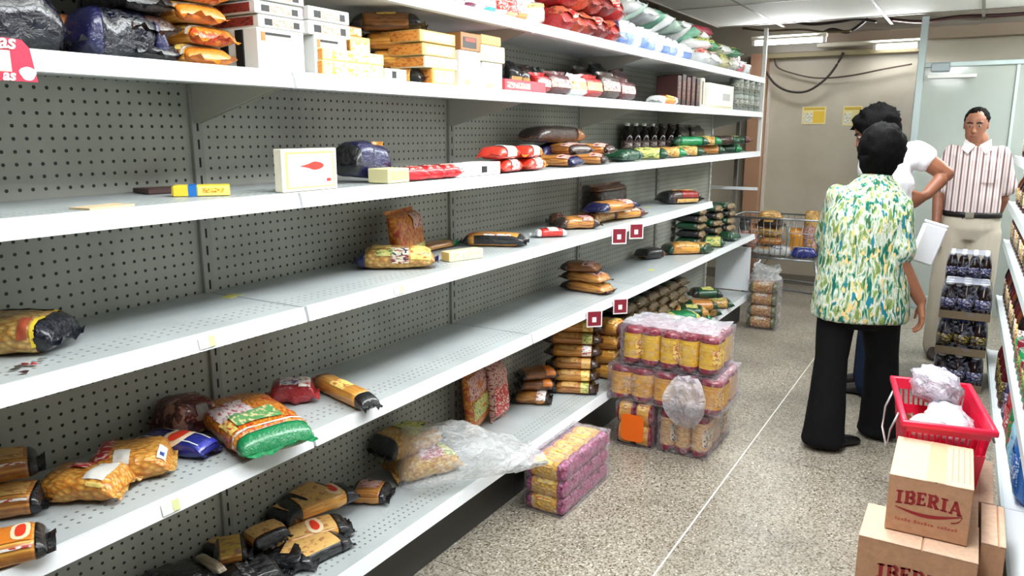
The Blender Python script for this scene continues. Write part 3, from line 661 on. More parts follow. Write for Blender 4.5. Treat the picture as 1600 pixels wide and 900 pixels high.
for i, (u, v, b_, lb, nm) in enumerate([(1092, 95, WHF, LBR, 'white bag with dark red stripe'), (1105, 100, WHF, LBM, 'white bag with brown print'), (1122, 104, film((196, 190, 150), .6), LBG, 'cream and green bag'), (1138, 108, film((206, 206, 196), .6), LBW, 'pale grey bag')]):
    bag('rice_bag', nm + ' lying low at the far end of the top shelf', 'rice bag', (-1.58, PX(u, v, -1.55).y, z6), (0, 0, 0.2*math.sin(i*5)), 0.2, 0.15, 0.09, b_, labs=((0.2, 0.85, 0.1, 0.9, lb),), lump=0.012, lod=1)
    bag('rice_bag', 'green and white bag in the upper layer at the top shelf end, %s from left' % ordl(i), 'rice bag', (-1.6, PX(u+4, v, -1.55).y, z6+0.092), (0, 0, 0.3*math.cos(i*5)), 0.2, 0.15, 0.07, (WHF, film((80, 150, 110), .6))[i % 2], labs=((0.0, 0.85, 0.1, 0.9, LBG),), lump=0.014, lod=1)
bag('rice_bag', 'crimson bag topmost of the heap near the top shelf end', 'rice bag', (-1.66, PX(1095, 60, -1.6).y, z6+0.185), (0, 0, 1.2), 0.26, 0.14, 0.07, film((150, 24, 52), .5), lump=0.01, lod=1)
up(6, 'rice_bag', 'crimson packet standing last at the top shelf end', 'rice bag', 1152, 92, 1166, -1.54, 0.07, film((190, 30, 64), .5), lump=0.008, lod=1)
up(6, 'rice_bag', 'white packet with red edge standing outermost at the top shelf end', 'rice bag', 1167, 96, 1176, -1.54, 0.07, WHF, labs=((-0.8, 0.2, 0.1, 0.4, LBR),), lump=0.008, lod=1)
bag('rice_bag', 'dark wrapped bag at the back of the top shelf end', 'rice bag', (-1.76, 6.05, z6), (0, 0, 1.5), 0.34, 0.2, 0.2, BLK, lump=0.02, lod=1)
DARKP = pasta((176, 152, 108), (96, 70, 46), 'penne')
# ================================================================== tier 4
z4 = SZ[4]
a = PZ(195, 297, z4); b = PZ(262, 297, z4)
carton('pasta_box', 'flat dark brown packet lying behind the yellow box on the fourth tier', 'packet', ((a.x+b.x)/2-0.02, (a.y+b.y)/2, z4-0.002), 1.35, 0.13, 0.10, 0.012, plain((74, 50, 48), .5), (('+z', 0.1, 0.9, 0.2, 0.8, printed((96, 66, 60), (50, 34, 34), None, 30)),))
p = PZ(160, 322, z4)
tag(MB().box(-0.03, 0.03, -0.055, 0.055, 0, 0.004).build('card_piece', plain((208, 186, 150), 0.8), None, False, (p.x, p.y, z4-0.0028), (0, 0, 0.15)), 'torn tan piece of card lying on the bare fourth tier at the left', 'card')
ybx = carton('stock_cube_box', 'long yellow box with a blue band lying on the fourth tier', 'box', (0, 0, z4-0.002), 0, 0.055, 0.13, 0.026, plain((236, 208, 60), .4),
    (('+x', 0.27, 0.42, 0.0, 1.0, plain((30, 110, 190), .4)), ('+z', 0.0, 1.0, 0.27, 0.42, plain((30, 110, 190), .4)), ('+x', 0.44, 0.99, 0.06, 0.94, plain((244, 230, 130), .4)), ('+x', 0.52, 0.9, 0.3, 0.75, printed((240, 214, 90), (200, 120, 40), None, 60)), ('-y', .1, .9, .1, .9, plain((226, 190, 50), .4))))
pa = PZ(262, 306, z4); pb = PZ(385, 303, z4); ybx.location = ((pa.x+pb.x)/2-0.02, (pa.y+pb.y)/2, z4-0.002); ybx.rotation_euler.z = math.atan2((pb-pa).y, (pb-pa).x)-PI/2
# white display card box with a red picture
fb = fbox('pasta_box', 'white box with a red picture standing alone at the seam of the fourth tier', 'box', 440, 232, 527, 293, -1.53, 0.03, plain((240, 234, 214), .45),
    (('+x', 0.06, 0.94, 0.07, 0.93, plain((236, 196, 120), .5)),), zb=z4-0.002)
hx = 0.015; 
bw = fb.children[0].dimensions.y if False else abs(PX(527, 262, -1.53).y-PX(440, 262, -1.53).y); bh = PX(483, 232, -1.53).z-z4
MB().box(hx+0.0009, hx+0.0014, -bw*0.40, bw*0.40, bh*0.11, bh*0.89).build('inner_panel', plain((238, 240, 238), .45), fb)
ell = MB(); 
for k in range(18):
    th = 2*PI*k/18; ell.v.append(Vector((hx+0.0019, bw*(0.02+0.19*math.cos(th)+0.03*math.cos(3*th)), bh*(0.6+0.09*math.sin(th)+0.03*math.sin(2*th)))))
ell.f.append(tuple(range(18))); ell.build('picture', plain((206, 60, 48), .5), fb)
MB().box(hx+0.0014, hx+0.0019, -bw*.28, bw*.28, bh*.3, bh*.42).build('printed_line', printed((226, 226, 226), (170, 170, 170), None, 60), fb)
MB().box(hx+0.0014, hx+0.0019, bw*.28, bw*.36, bh*.2, bh*.28).build('printed_spot', plain((200, 60, 50), .5), fb)
layx('pasta_bag', 'dark navy bag slumped behind the white box on the fourth tier', 'pasta bag', (528, 236), (592, 278), -1.66, z4+0.01, 0.12, 0.11, NAVY, end=BLK, ef=0.12, lump=0.012, ry=0.12, ends=(1, 0))
up(4, 'pasta_bag', 'small tan packet standing right of the navy bag on the fourth tier', 'pasta bag', 585, 222, 606, -1.62, 0.035, SPAG2, labs=((-0.9, -0.4, 0.1, 0.9, LBR),), lump=0.004)
def flat4(u0, vt, u1, vb, lab, mat, pan=(), d=0.08, k=4): return fbox('stock_cube_box', lab, 'box', u0, vt, u1, vb, -1.52, d, mat, pan, zb=SZ[k]-0.001)
flat4(606, 263, 640, 281, 'low cream box at the rail left of the red packets on the fourth tier', plain((222, 212, 160), .5), (('+x', .1, .9, .2, .8, printed((216, 206, 140), (170, 180, 120), None, 40)),))
for i, (u0, u1) in enumerate([(638, 664), (664, 690), (690, 714)]):
    a = PX(u0, 272, -1.53); b = PX(u1, 272, -1.53)
    bag('snack_pack', 'small red packet in a row at the fourth tier rail, %s from the left' % ordl(i), 'snack packet', (-1.55, (a.y+b.y)/2, z4), (0, 0, 1.2+0.1*i), 0.095, 0.075, 0.042, film((212, 36, 44), .4), labs=((-0.5, 0.5, 0.15, 0.85, LBR),), lump=0.003, lod=1)
flat4(712, 256, 748, 278, 'white tea box with black letters at the fourth tier rail, left of a pair', plain((236, 236, 234), .4), (('+x', .15, .85, .3, .7, printed((232, 232, 230), (60, 60, 66), None, 60)),))
flat4(749, 253, 782, 275, 'white tea box with black letters at the fourth tier rail, right of a pair', plain((236, 236, 234), .4), (('+x', .1, .35, .2, .7, BLKP), ('+x', .45, .85, .3, .7, printed((232, 232, 230), (90, 90, 96), None, 60)),))
# red and white packets, two over two
for i, (u0, u1, zz, nm) in enumerate([(782, 820, 0, 'lower left'), (821, 856, 0, 'lower right'), (772, 818, .05, 'upper left'), (818, 850, .05, 'upper right')]):
    a = PX(u0, 250, -1.53); b = PX(u1, 250, -1.53)
    bag('pasta_bag', 'red packet with a white label, %s of four on the fourth tier' % nm, 'pasta bag', (-1.57, (a.y+b.y)/2, z4+zz), (0, 0, PI/2+0.1), abs(b.y-a.y)-0.02, 0.1, 0.048, film((206, 58, 40), .4), end=SPAG2 if i % 2 else None, ends=(0, 1), labs=((-0.4, 0.45, 0.45, 1.1, WHF if i > 1 else LBW),), lump=0.004, lod=1)
layx('pasta_bag', 'long dark brown packet topmost behind the red and white packets', 'pasta bag', (822, 212), (900, 222), -1.70, z4+0.102, 0.12, 0.075, BRN, end=SPAGD, ends=(0, 1), lump=0.008)
layx('pasta_bag', 'dark navy packet with tan end underneath the long brown one', 'pasta bag', (826, 238), (902, 240), -1.74, z4, 0.13, 0.10, NAVY, end=SPAG, ends=(0, 1), lump=0.008)
for i, (u, v, zz) in enumerate([(892, 247, 0), (935, 243, 0), (905, 232, .05), (944, 232, .045)]):
    p = PX(u, v, -1.56)
    bag('pasta_bag', 'tan packet with pink print on the fourth tier, %s of four' % ordl(i), 'pasta bag', (-1.62, p.y, z4+zz), (0, 0, 0.35*math.sin(i*2.2)), 0.2, 0.13, 0.05, SPAG, end=NAVY if i == 0 else BRN, ef=0.12, labs=((0.2, 0.8, 0.1, 0.9, LBP),), lump=0.006, lod=1)
# far right of tier 4: green packets, dark bottles behind
for i, (u, v, zz, yaw, m_, e_) in enumerate([(985, 236, 0, 1.5, DGRN, DGRN), (1022, 234, 0, 0.3, LBG, DGRN), (1050, 232, 0, 0.5, PENP, GRN), (1080, 230, 0, 0.4, PENP, DGRN), (1112, 226, 0, 0.6, SPAG, DGRN), (1142, 224, 0, 0.3, DGRN, GRN),
                                           (1086, 212, .06, 0.6, GRN, DGRN), (1108, 210, .06, 0.4, PENP, GRN), (1135, 208, .06, 0.7, BRN, DGRN), (1154, 218, .06, 0.5, DGRN, MAR)]):
    p = PX(u, v, -1.58)
    bag('pasta_bag', 'green ended packet far right on the fourth tier, %s in the %s layer' % (ordl(i if i < 6 else i-6), 'lower' if i < 6 else 'upper'), 'pasta bag', (-1.62, p.y, z4+zz), (0, 0, yaw), 0.24, 0.13, 0.06, m_, end=e_, ef=0.2, labs=((-0.4, 0.2, 0.2, 0.8, LBG),) if i % 2 else (), lump=0.007, lod=1)
def bottle(name, lab, cat, loc, h, r, glass, cap=(30, 30, 34), label=None, liquid=None, lod=14):
    t = thing(name, lab, cat, loc)
    MB().lathe([(r*.9, 0), (r, h*.03), (r, h*.58), (r*.8, h*.68), (r*.38, h*.82), (r*.34, h*.93)], lod).build('glass_body', glass, t, True)
    MB().lathe([(r*.4, h*.92), (r*.42, h), (r*.36, h*1.003)], lod).build('cap', plain(cap, .35, .3), t, True)
    if label: MB().lathe([(r*1.01, h*.14), (r*1.01, h*.5)], lod).build('label', label, t, True)
    return t
DG = plain((26, 14, 14), .1); RG = plain((70, 16, 20), .12); AM = plain((96, 44, 18), .12)
for i in range(7):
    bottle('sauce_bottle', 'dark sauce bottle far right on the fourth tier, %s from the left' % ordl(i), 'bottle', (-1.74, PX(985+i*13, 210, -1.72).y, z4), 0.2, 0.034, DG, (225, 225, 225) if i < 4 else (60, 26, 26), printed((44, 26, 26), (130, 110, 100), None, 30), lod=10)

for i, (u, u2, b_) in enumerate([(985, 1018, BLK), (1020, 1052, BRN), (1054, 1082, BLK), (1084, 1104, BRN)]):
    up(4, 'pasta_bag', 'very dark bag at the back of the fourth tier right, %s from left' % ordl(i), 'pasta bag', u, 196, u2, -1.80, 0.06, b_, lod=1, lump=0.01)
# ================================================================== tier 3
z3 = SZ[3]
lay('pasta_bag', 'clear pasta bag with black and yellow end at the third tier left edge', 'pasta bag', (-60, 520), (112, 515), z3, 0.15, 0.075, PENP, end=NAVY2, ef=0.17, ends=(0, 1), lump=0.008, labs=((0.60, 0.68, -0.1, 1.1, plain((236, 206, 60), .4)), (0.35, 0.55, 0.0, 0.4, plain((190, 90, 60), .4)), (-0.6, 0.6, 0.62, 0.95, BLK)), sealmat=NAVY2)
for i, (u, v, c_) in enumerate([(28, 574, (70, 60, 50)), (40, 570, (120, 30, 36)), (52, 570, (150, 34, 44)), (38, 582, (60, 24, 26)), (66, 562, (110, 112, 100)), (22, 578, (60, 66, 50))]):
    p = PZ(u, v, z3); mb = MB()
    mb.add([(0.008*math.cos(k*2*PI/7)*(1+.5*math.sin(k*2+i)), 0.008*math.sin(k*2*PI/7)*(1+.4*math.cos(k*3+i)), 0.001+0.004*abs(math.sin(k+i))) for k in range(7)]+[(0, 0, 0.006)], [(k, (k+1) % 7, 7) for k in range(7)]+[tuple(range(7))[::-1]])
    tag(mb.build('spilled_scrap', plain(c_, .5), None, False, (p.x, p.y, z3-0.0015)), 'small torn scrap spilled on the third tier at the left, %s of six' % ordl(i), 'scrap', 'spilled scraps on the third tier')
lay('pasta_bag', 'oval pasta bag with dark end and yellow print on the third tier', 'pasta bag', (552, 402), (684, 400), z3, 0.12, 0.07, PENP, end=NAVY, ef=0.13, ends=(1, 0), lump=0.007, labs=((-0.6, -0.1, 0.35, 0.8, LBY), (-0.1, 0.35, -0.05, 0.4, LBM), (0.4, 0.9, 0.0, 0.7, LBY), (-0.45, 0.0, 0.05, 0.3, LBG)))
up(3, 'pasta_bag', 'tall brown pasta packet with pink edge leaning on the pegboard', 'pasta bag', 618, 326, 680, -1.72, 0.06, PENO, end=None, labs=((0.2, 0.9, 0.1, 0.5, LBP), (-0.95, -0.5, 0.2, 0.8, LBG)), lump=0.006, tilt=-0.16, yaw=0.25)
lay('pasta_bag', 'flat green and tan packet under the leaning brown one', 'pasta bag', (636, 388), (712, 376), z3, 0.08, 0.025, SPAG, end=GRN, ef=0.25, ends=(0, 1), lump=0.003)
fbox('stock_cube_box', 'small cream box lying at the third tier rail', 'box', 712, 391, 750, 404, -1.56, 0.05, plain((238, 224, 176), .5), (('+x', .1, .9, .2, .8, printed((240, 228, 190), (210, 170, 90), None, 50)), ('-y', .05, .95, .1, .9, plain((222, 186, 110), .5))), zb=z3-0.002, yaw=-0.3)
lay('pasta_bag', 'orange spaghetti packet with black edge lying right of the leaning bag', 'pasta bag', (722, 372), (824, 374), z3, 0.11, 0.05, SPAG2, end=BLK, ef=0.10, lump=0.004, labs=((-0.6, 0.85, -0.12, 0.2, BLK), (-0.3, 0.6, 0.2, 0.32, LBW), (-0.95, -0.6, .3, .9, LBR)))
lay('pasta_bag', 'small red and white packet on the third tier at the second seam', 'pasta bag', (832, 364), (886, 362), z3, 0.07, 0.035, film((206, 48, 40), .4), end=WHF, ef=0.15, lump=0.003, labs=((-0.2, 0.4, 0.1, 0.9, LBW),), lod=1)
for i, (u1, v1, u2, v2, zz, b_, e_) in enumerate([(824, 340, 884, 342, 0, SPAGD, BRN), (866, 348, 935, 346, 0, SPAG, BRN), (900, 345, 965, 330, 0, PENP, MAR), (940, 335, 1000, 330, 0, SPAG2, MAR), (925, 326, 985, 318, .055, SPAG, NAVY)]):
    lay('pasta_bag', 'tan brown packet in the heap behind the third tier price cards, %s from the left' % ordl(i), 'pasta bag', (u1, v1), (u2, v2), z3+zz, 0.13, 0.055, b_, end=e_, ef=0.17, lump=0.006, lod=1, labs=((0.1, 0.6, 0.1, 0.8, LBP),))
up(3, 'pasta_bag', 'dark brown bag standing at the back above the price cards on the third tier', 'pasta bag', 944, 286, 988, -1.74, 0.09, BRN, end=SPAGD, ends=(0, 1), lump=0.012, lod=1, tilt=-0.1)
lay('pasta_bag', 'dark packet with a red and cream label alone at the third tier end', 'pasta bag', (1032, 308), (1090, 306), z3, 0.16, 0.085, BRN, end=BLK, ef=0.12, lump=0.006, lod=1, labs=((-0.2, 0.7, 0.0, 0.35, film((130, 30, 26), .4)), (-0.6, 0.6, 0.36, .48, LBT), (-.5, .7, -0.2, -0.02, LBT)))

# ================================================================== tier 2
z2 = SZ[2]
for i, (u1, v1, u2, v2, zz) in enumerate([(-55, 790, 80, 772, 0), (-60, 740, 68, 716, .058)]):
    lay('spaghetti_pack', 'black ended spaghetti packet at the far left of the second tier, %s of two' % ('lower', 'upper')[i], 'pasta bag', (u1, v1), (u2, v2), z2+zz, 0.10, 0.055, SPAG, end=BLK, ef=0.14, lump=0.004, labs=((-0.5, 0.6, 0.3, 0.75, LBT), (-0.5, 0.65, 0.12, 0.18, LBW)))
lay('spaghetti_pack', 'orange spaghetti packet with a cream oval and black end at the rail, lower left', 'pasta bag', (-62, 870), (84, 838), z2, 0.10, 0.05, SPAG2, end=BLK, ef=0.15, lump=0.003, labs=((-0.4, 0.62, 0.10, 0.16, LBW), (-0.7, 0.64, 0.3, 0.8, ORF)), emblem=(0.35, 0.5, 0.26))
lay('pasta_bag', 'clear pasta bag with a white label on the second tier, left of a pair', 'pasta bag', (62, 752), (202, 752), z2, 0.12, 0.06, PEN, lump=0.009, seal=True, sealmat=PENP, labs=((0.25, 0.75, 0.28, 0.62, plain((216, 212, 204), .4)), (-0.4, 0.1, 0.5, 0.9, LBR), (0.4, 0.8, 0.1, 0.22, LBY)))
lay('pasta_bag', 'clear pasta bag with a blue spot on the second tier, right of a pair', 'pasta bag', (135, 725), (275, 708), z2, 0.15, 0.065, PEN, lump=0.008, seal=True, sealmat=PENP, labs=((-0.9, -0.45, 0.3, 0.8, LBR), (0.72, 0.92, 0.2, 0.5, plain((228, 228, 226), .4)), (0.78, 0.88, 0.28, 0.42, plain((40, 70, 140), .4)), (-0.35, 0.05, 0.1, 0.45, plain((216, 210, 200), .4)), (-0.5, -0.1, .7, .95, plain((216, 210, 200), .4))))
bl = lay('spaghetti_pack', 'navy blue spaghetti packet with a red and white oval on the second tier', 'pasta bag', (215, 684), (334, 700), z2, 0.075, 0.045, film((34, 42, 128), .35), lump=0.003, labs=((-0.9, 0.85, 0.62, 0.68, WHF), (-0.9, 0.85, 0.3, 0.34, WHF), (0.86, 0.97, 0.1, 0.9, film((50, 60, 170), .3))), sealmat=NAVY, emblem=(0.15, 0.48, 0.3))
lay('pasta_bag', 'dark red crumpled bag lying in the shade at the pegboard on the second tier', 'pasta bag', (178, 640), (330, 632), z2, 0.12, 0.10, REDB, lump=0.014, seal=True, sealmat=MAR, dx=0.0, labs=((0.0, 0.4, 0.0, 0.2, plain((150, 140, 136), .4)),))
big = lay('pasta_bag', 'large bag of macaroni with a green end and white label at the second tier rail', 'pasta bag', (346, 626), (440, 692), z2, 0.20, 0.075, PENO, end=GRN, ef=0.11, ends=(0, 1), lump=0.008, labs=((-0.35, 0.25, 0.5, 0.85, printed((220, 206, 204), (180, 90, 100), None, 26)), (0.1, 0.55, 0.4, 0.7, printed((90, 150, 90), (220, 200, 150), None, 30)), (0.2, 0.62, 0.72, 0.9, LBY), (0.66, 0.70, -0.05, 1.05, WHF)), sealmat=GRN)
lay('snack_pack', 'red and white crumpled packet behind the macaroni bag', 'snack packet', (415, 612), (498, 606), z2, 0.10, 0.065, film((166, 30, 40), .8), lump=0.014, labs=((-0.5, 0.3, 0.3, 0.8, printed((226, 220, 224), (70, 60, 130), (180, 40, 40), 34)), (0.3, 0.8, 0.2, 0.7, LBW)), sealmat=REDF)
lay('spaghetti_pack', 'single orange spaghetti packet with black end pointing to the rail, right of the macaroni bag', 'pasta bag', (492, 590), (584, 632), z2, 0.062, 0.05, SPAG2, end=BLK, ef=0.14, ends=(0, 1), lump=0.003, labs=((-0.2, 0.3, 0.4, 0.8, LBY), (-0.95, -0.75, 0.05, .95, LBR)))
for i, (u1, v1, u2, v2, zz) in enumerate([(868, 440, 955, 452, 0), (864, 425, 950, 436, .05), (860, 412, 940, 418, .10)]):
    lay('spaghetti_pack', 'brown packet by the second tier price cards, %s from the bottom' % ordl(i), 'pasta bag', (u1, v1), (u2, v2), z2+zz, 0.12, 0.05, SPAG if i < 2 else SPAGD, end=BRN, ef=0.2, ends=(1, 0), lump=0.005, lod=1, labs=((0.2, 0.8, 0.1, 0.7, LBY if i == 0 else LBP),))
lay('pasta_bag', 'almost black packet with tan end on the second tier behind the price cards', 'pasta bag', (962, 394), (1030, 393), z2, 0.12, 0.07, BLK, end=SPAGD, ef=0.1, ends=(0, 1), lump=0.006, lod=1)
lay('pasta_bag', 'tan packet with green ends alone on the second tier near its end', 'pasta bag', (1036, 388), (1096, 386), z2, 0.15, 0.075, SPAG2, end=DGRN, ef=0.14, lump=0.006, lod=1, labs=((-0.4, 0.4, 0.1, 0.6, LBT),))
for c_, (u, xc) in enumerate([(1078, -1.76), (1104, -1.72), (1124, -1.68)]):
    for i in range(5):
        y = PX(u, 370, xc).y
        bag('pasta_bag', 'dark green and cream packet at the second tier end, %s stack, %s from the bottom' % (('left', 'middle', 'right')[c_], ordl(i)), 'pasta bag', (xc+0.01*math.sin(i*3), y, z2+0.055*i), (0, 0, 0.08*math.sin(i*2+c_)), 0.2, 0.16, 0.055, BLK if i % 2 else DGRN, end=DARKP, ends=(0, 1), ef=0.12, lump=0.005, lod=2)
for i, (u, v, b_) in enumerate([(1098, 378, PENP), (1120, 372, LBG), (1142, 368, DGRN)]):
    bag('pasta_bag', 'cream and dark green packet in front at the second tier end, %s from left' % ordl(i), 'pasta bag', (-1.585, PX(u, v, -1.56).y, z2), (0, 0, 0.3*math.sin(i*2)), 0.15, 0.15, 0.065, b_, end=DGRN, ef=0.16, lump=0.006, lod=1)

# ================================================================== tier 1
z1 = SZ[1]
for i, (u1, v1, u2, v2, W, H, zz, b_) in enumerate([(20, 930, 190, 872, .13, .07, 0, BLK), (110, 925, 280, 865, .14, .075, 0.02, BLK), (190, 930, 330, 880, .12, .07, 0.0, BLK), (60, 885, 190, 840, .11, .06, 0.04, BLK), (330, 920, 440, 880, .12, .06, 0.0, BLK)]):
    lay('pasta_bag', 'glossy black bag in the bottom tier heap, %s from the left' % ordl(i), 'pasta bag', (u1, v1), (u2, v2), z1+zz, W, H, b_, lump=0.014, sealmat=BLK, labs=((-0.3, 0.1, 0.2, 0.6, printed((34, 34, 38), (120, 116, 110), None, 30)),))
lay('spaghetti_pack', 'pale narrow strip packet lying across the black bags on the bottom tier', 'pasta bag', (262, 848), (352, 893), z1+0.085, 0.026, 0.02, pasta((190, 176, 150), (140, 116, 96)), lump=0.002, seal=False)
def bp(u1, v1, u2, v2, zz, lab, body=SPAG, em=None, W=0.118, H=0.045, ends=(1, 1), ef=0.19, labs=None):
    lay('spaghetti_pack', lab, 'pasta bag', (u1, v1), (u2, v2), z1+zz, W, H, body, end=BLK, ef=ef, ends=ends, lump=0.004, labs=labs if labs is not None else ((-0.6, 0.6, 0.22, 0.8, LBT),), emblem=em)
bp(262, 838, 392, 852, 0.055, 'gold packet with a printed panel lying square at the left of the bottom tier heap', labs=((-0.55, 0.62, 0.12, 0.75, printed((196, 160, 70), (150, 110, 80), None, 24)), (-0.55, 0.62, 0.05, 0.09, LBY)))
bp(230, 815, 330, 845, 0.05, 'dark brown packet half buried behind the gold one on the bottom tier', SPAGD)
bp(322, 795, 432, 845, 0.06, 'tan packet pointing down to the rail with a black end on the bottom tier', SPAG)
bp(415, 850, 548, 815, 0.0, 'lower orange packet with a large red spot on the bottom tier', SPAG2, (0.1, 0.42, 0.20), 0.115, 0.055)
bp(420, 800, 552, 762, 0.055, 'upper orange packet with a red spot at its right end on the bottom tier', SPAG2, (0.4, 0.5, 0.19), 0.115, 0.055)
bp(360, 835, 460, 860, 0.0, 'black packet lying under the tan one on the bottom tier', BLK)
bp(410, 778, 490, 752, 0.07, 'dark packet at the back of the bottom tier heap', SPAGD)
bp(360, 790, 440, 765, 0.05, 'brown packet tilted against the back of the bottom tier heap', SPAGD)
bp(395, 868, 500, 868, 0.0, 'black packet lying flat along the front of the bottom tier heap', BLK, labs=((-0.1, 0.2, 0.4, 0.8, LBT),))
bp(440, 880, 540, 835, 0.0, 'crumpled black packet at the front edge of the bottom tier heap', BLK)
bp(488, 750, 612, 770, 0.0, 'single tan packet with a black end right of the bottom tier heap', SPAG, None, 0.115, 0.05, (1, 1), 0.17, ((-0.6, 0.5, 0.45, 0.85, LBP),))
# clear sack with pasta packets inside, lying on the bottom tier
lay('pasta_bag', 'dark ended bag of short pasta at the back inside the open clear sack', 'pasta bag', (575, 700), (668, 668), z1+0.085, 0.15, 0.10, PENP, end=BLK, ef=0.12, ends=(1, 0), lump=0.012, dx=-0.05, labs=((-0.2, 0.5, 0.2, 0.7, LBG),))
lay('pasta_bag', 'bag of short pasta with a dark red label in front inside the open clear sack', 'pasta bag', (578, 722), (700, 704), z1, 0.18, 0.095, PENP, lump=0.012, labs=((-0.3, 0.45, 0.2, 0.6, printed((150, 34, 54), (220, 180, 180), None, 30)), (0.5, 0.9, 0.2, 0.8, LBG), (-0.9, -0.4, 0.4, 0.9, LBY)), dx=0.01)
a = PZ(560, 712, z1+0.08); b = PZ(838, 700, z1+0.05); d = b-a
a.x = max(a.x, -1.72); b.x = max(b.x, -1.66); d = b-a
sk = thing('clear_sack', 'open crinkled clear plastic sack lying on the bottom tier with pasta inside its left end', 'plastic sack', (a.x, a.y, z1), (0, 0, math.atan2(d.y, d.x)))
mb = MB(); n_, m_ = 34, 30; Ls = d.length
for i in range(n_):
    s = i/(n_-1); x = s*Ls
    prof = min(1, (s/0.06)**0.5 if s < 0.06 else 1)
    hh = (0.205 if s < 0.45 else 0.205-0.15*min(1, (s-0.45)/0.5))*max(prof, 0.05); hw = (0.125+0.03*math.sin(s*4))*max(prof, 0.1)
    for k in range(m_):
        t_ = 2*PI*k/m_; y = math.cos(t_)*hw; z = hh/2+math.copysign(abs(math.sin(t_))**0.8, math.sin(t_))*hh/2
        amp = 0.02 if s < 0.4 else 0.03
        nn = noise.noise(Vector((x*9, t_*1.6, 3.3)))+0.6*noise.noise(Vector((x*26, t_*4.0, 8.1)))
        z = max(0.002, z+nn*amp*(math.sin(t_) > -0.3)); y += nn*0.014
        mb.v.append(Vector((x, y, z)))
for i in range(n_-1):
    for k in range(m_): mb.f.append((i*m_+k, i*m_+(k+1) % m_, (i+1)*m_+(k+1) % m_, (i+1)*m_+k))
mb.build('film_wall', clear_film(0.12, (244, 246, 246), 0.14, 16.0, 1.0), sk, True)
# packets right of the sack and the two stacks at the end of the bay
up(1, 'pasta_bag', 'tall yellow brown packet with pink edge standing at the back of the bottom tier', 'pasta bag', 722, 572, 776, -1.78, 0.06, PENO, labs=((0.2, 0.9, 0.4, 0.9, LBP), (-0.5, 0.1, .2, .8, LBG)), lump=0.006, yaw=0.3, tilt=-0.08)
up(1, 'pasta_bag', 'narrow pink edged packet standing beside the tall yellow brown one', 'pasta bag', 776, 566, 800, -1.74, 0.05, LBP, labs=((-0.8, 0.2, 0.3, 0.8, LBR),), lump=0.006, tilt=-0.08)
for i, (u1, v1, u2, v2, zz) in enumerate([(800, 618, 868, 622, 0), (802, 600, 872, 598, .05), (806, 585, 874, 580, .10)]):
    lay('spaghetti_pack', 'dark packet in the left stack of the bottom tier, %s from the bottom' % ordl(i), 'pasta bag', (u1, v1), (u2, v2), z1+zz, 0.11, 0.05, SPAGD if i else SPAG, end=BLK, ef=0.1, lump=0.005, lod=1, labs=((0.3, 0.8, 0.0, 0.8, LBW if i == 0 else ORF),), dx=-0.02)
for i in range(6):
    lay('spaghetti_pack', 'orange brown packet in the tall stack beside the bundles, %s from the bottom' % ordl(i), 'pasta bag', (868-2*i, 602-19*i), (944+2*i, 606-19*i), z1+0.058*i, 0.13, 0.056, (SPAG, SPAG2)[i % 2], end=BRN, ef=0.14, ends=(1, 1), lump=0.005, lod=1, labs=((0.35, 0.7, -0.1, 0.8, (LBG, LBY, LBT, LBW)[i % 4]), (-0.5, 0.2, 0.1, 0.8, LBT)), dx=-0.035)
for i in range(4):
    bag('spaghetti_pack', 'yellow ended packet in the stack touching the top bundle, %s from the bottom' % ordl(i), 'pasta bag', (-1.60, PX(958, 560, -1.53).y+.09, z1+0.08*i), (0, 0, 0.1*math.sin(i)), 0.17, 0.13, 0.078, SPAG2, end=MAR, ends=(0, 1), ef=0.08, lump=0.005, lod=1, labs=((0.2, 0.7, -0.1, 0.8, LBY),))
# far bottom tier: dark back stacks and green packets in front
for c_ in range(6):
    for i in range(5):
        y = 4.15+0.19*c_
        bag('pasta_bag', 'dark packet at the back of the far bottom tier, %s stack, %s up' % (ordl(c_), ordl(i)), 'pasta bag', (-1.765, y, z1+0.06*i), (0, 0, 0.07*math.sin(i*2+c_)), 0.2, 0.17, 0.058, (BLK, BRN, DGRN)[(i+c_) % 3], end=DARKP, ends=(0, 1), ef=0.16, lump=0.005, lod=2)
for i, (u, v, zz, b_, e_, yaw) in enumerate([(1010, 500, 0, SPAG2, DGRN, .3), (1040, 500, 0, PENP, DGRN, .3), (1058, 490, 0.0, GRN, DGRN, 1.2), (1090, 478, 0, LBG, GRN, .5), (1105, 470, 0, PENP, DGRN, .6), (1125, 458, 0, PENP, DGRN, .4),
        (1070, 470, 0.065, GRN, LBG, 0.9), (1085, 455, 0.065, DGRN, PENP, .4), (1100, 448, .065, SPAG, DGRN, .6), (1108, 436, .13, DGRN, BLK, .5)]):
    p = PX(u, v, -1.56)
    bag('pasta_bag', 'green ended packet at the far end of the bottom tier, %s in the %s layer' % (ordl(i if i < 6 else i-6), 'lower' if i < 6 else 'upper'), 'pasta bag', (-1.58, p.y, z1+zz), (0, 0, yaw), 0.22, 0.15, 0.065, b_, end=e_, ef=0.18, lump=0.006, lod=1, labs=((-0.3, 0.4, 0.1, 0.7, LBG),) if i % 2 else ())

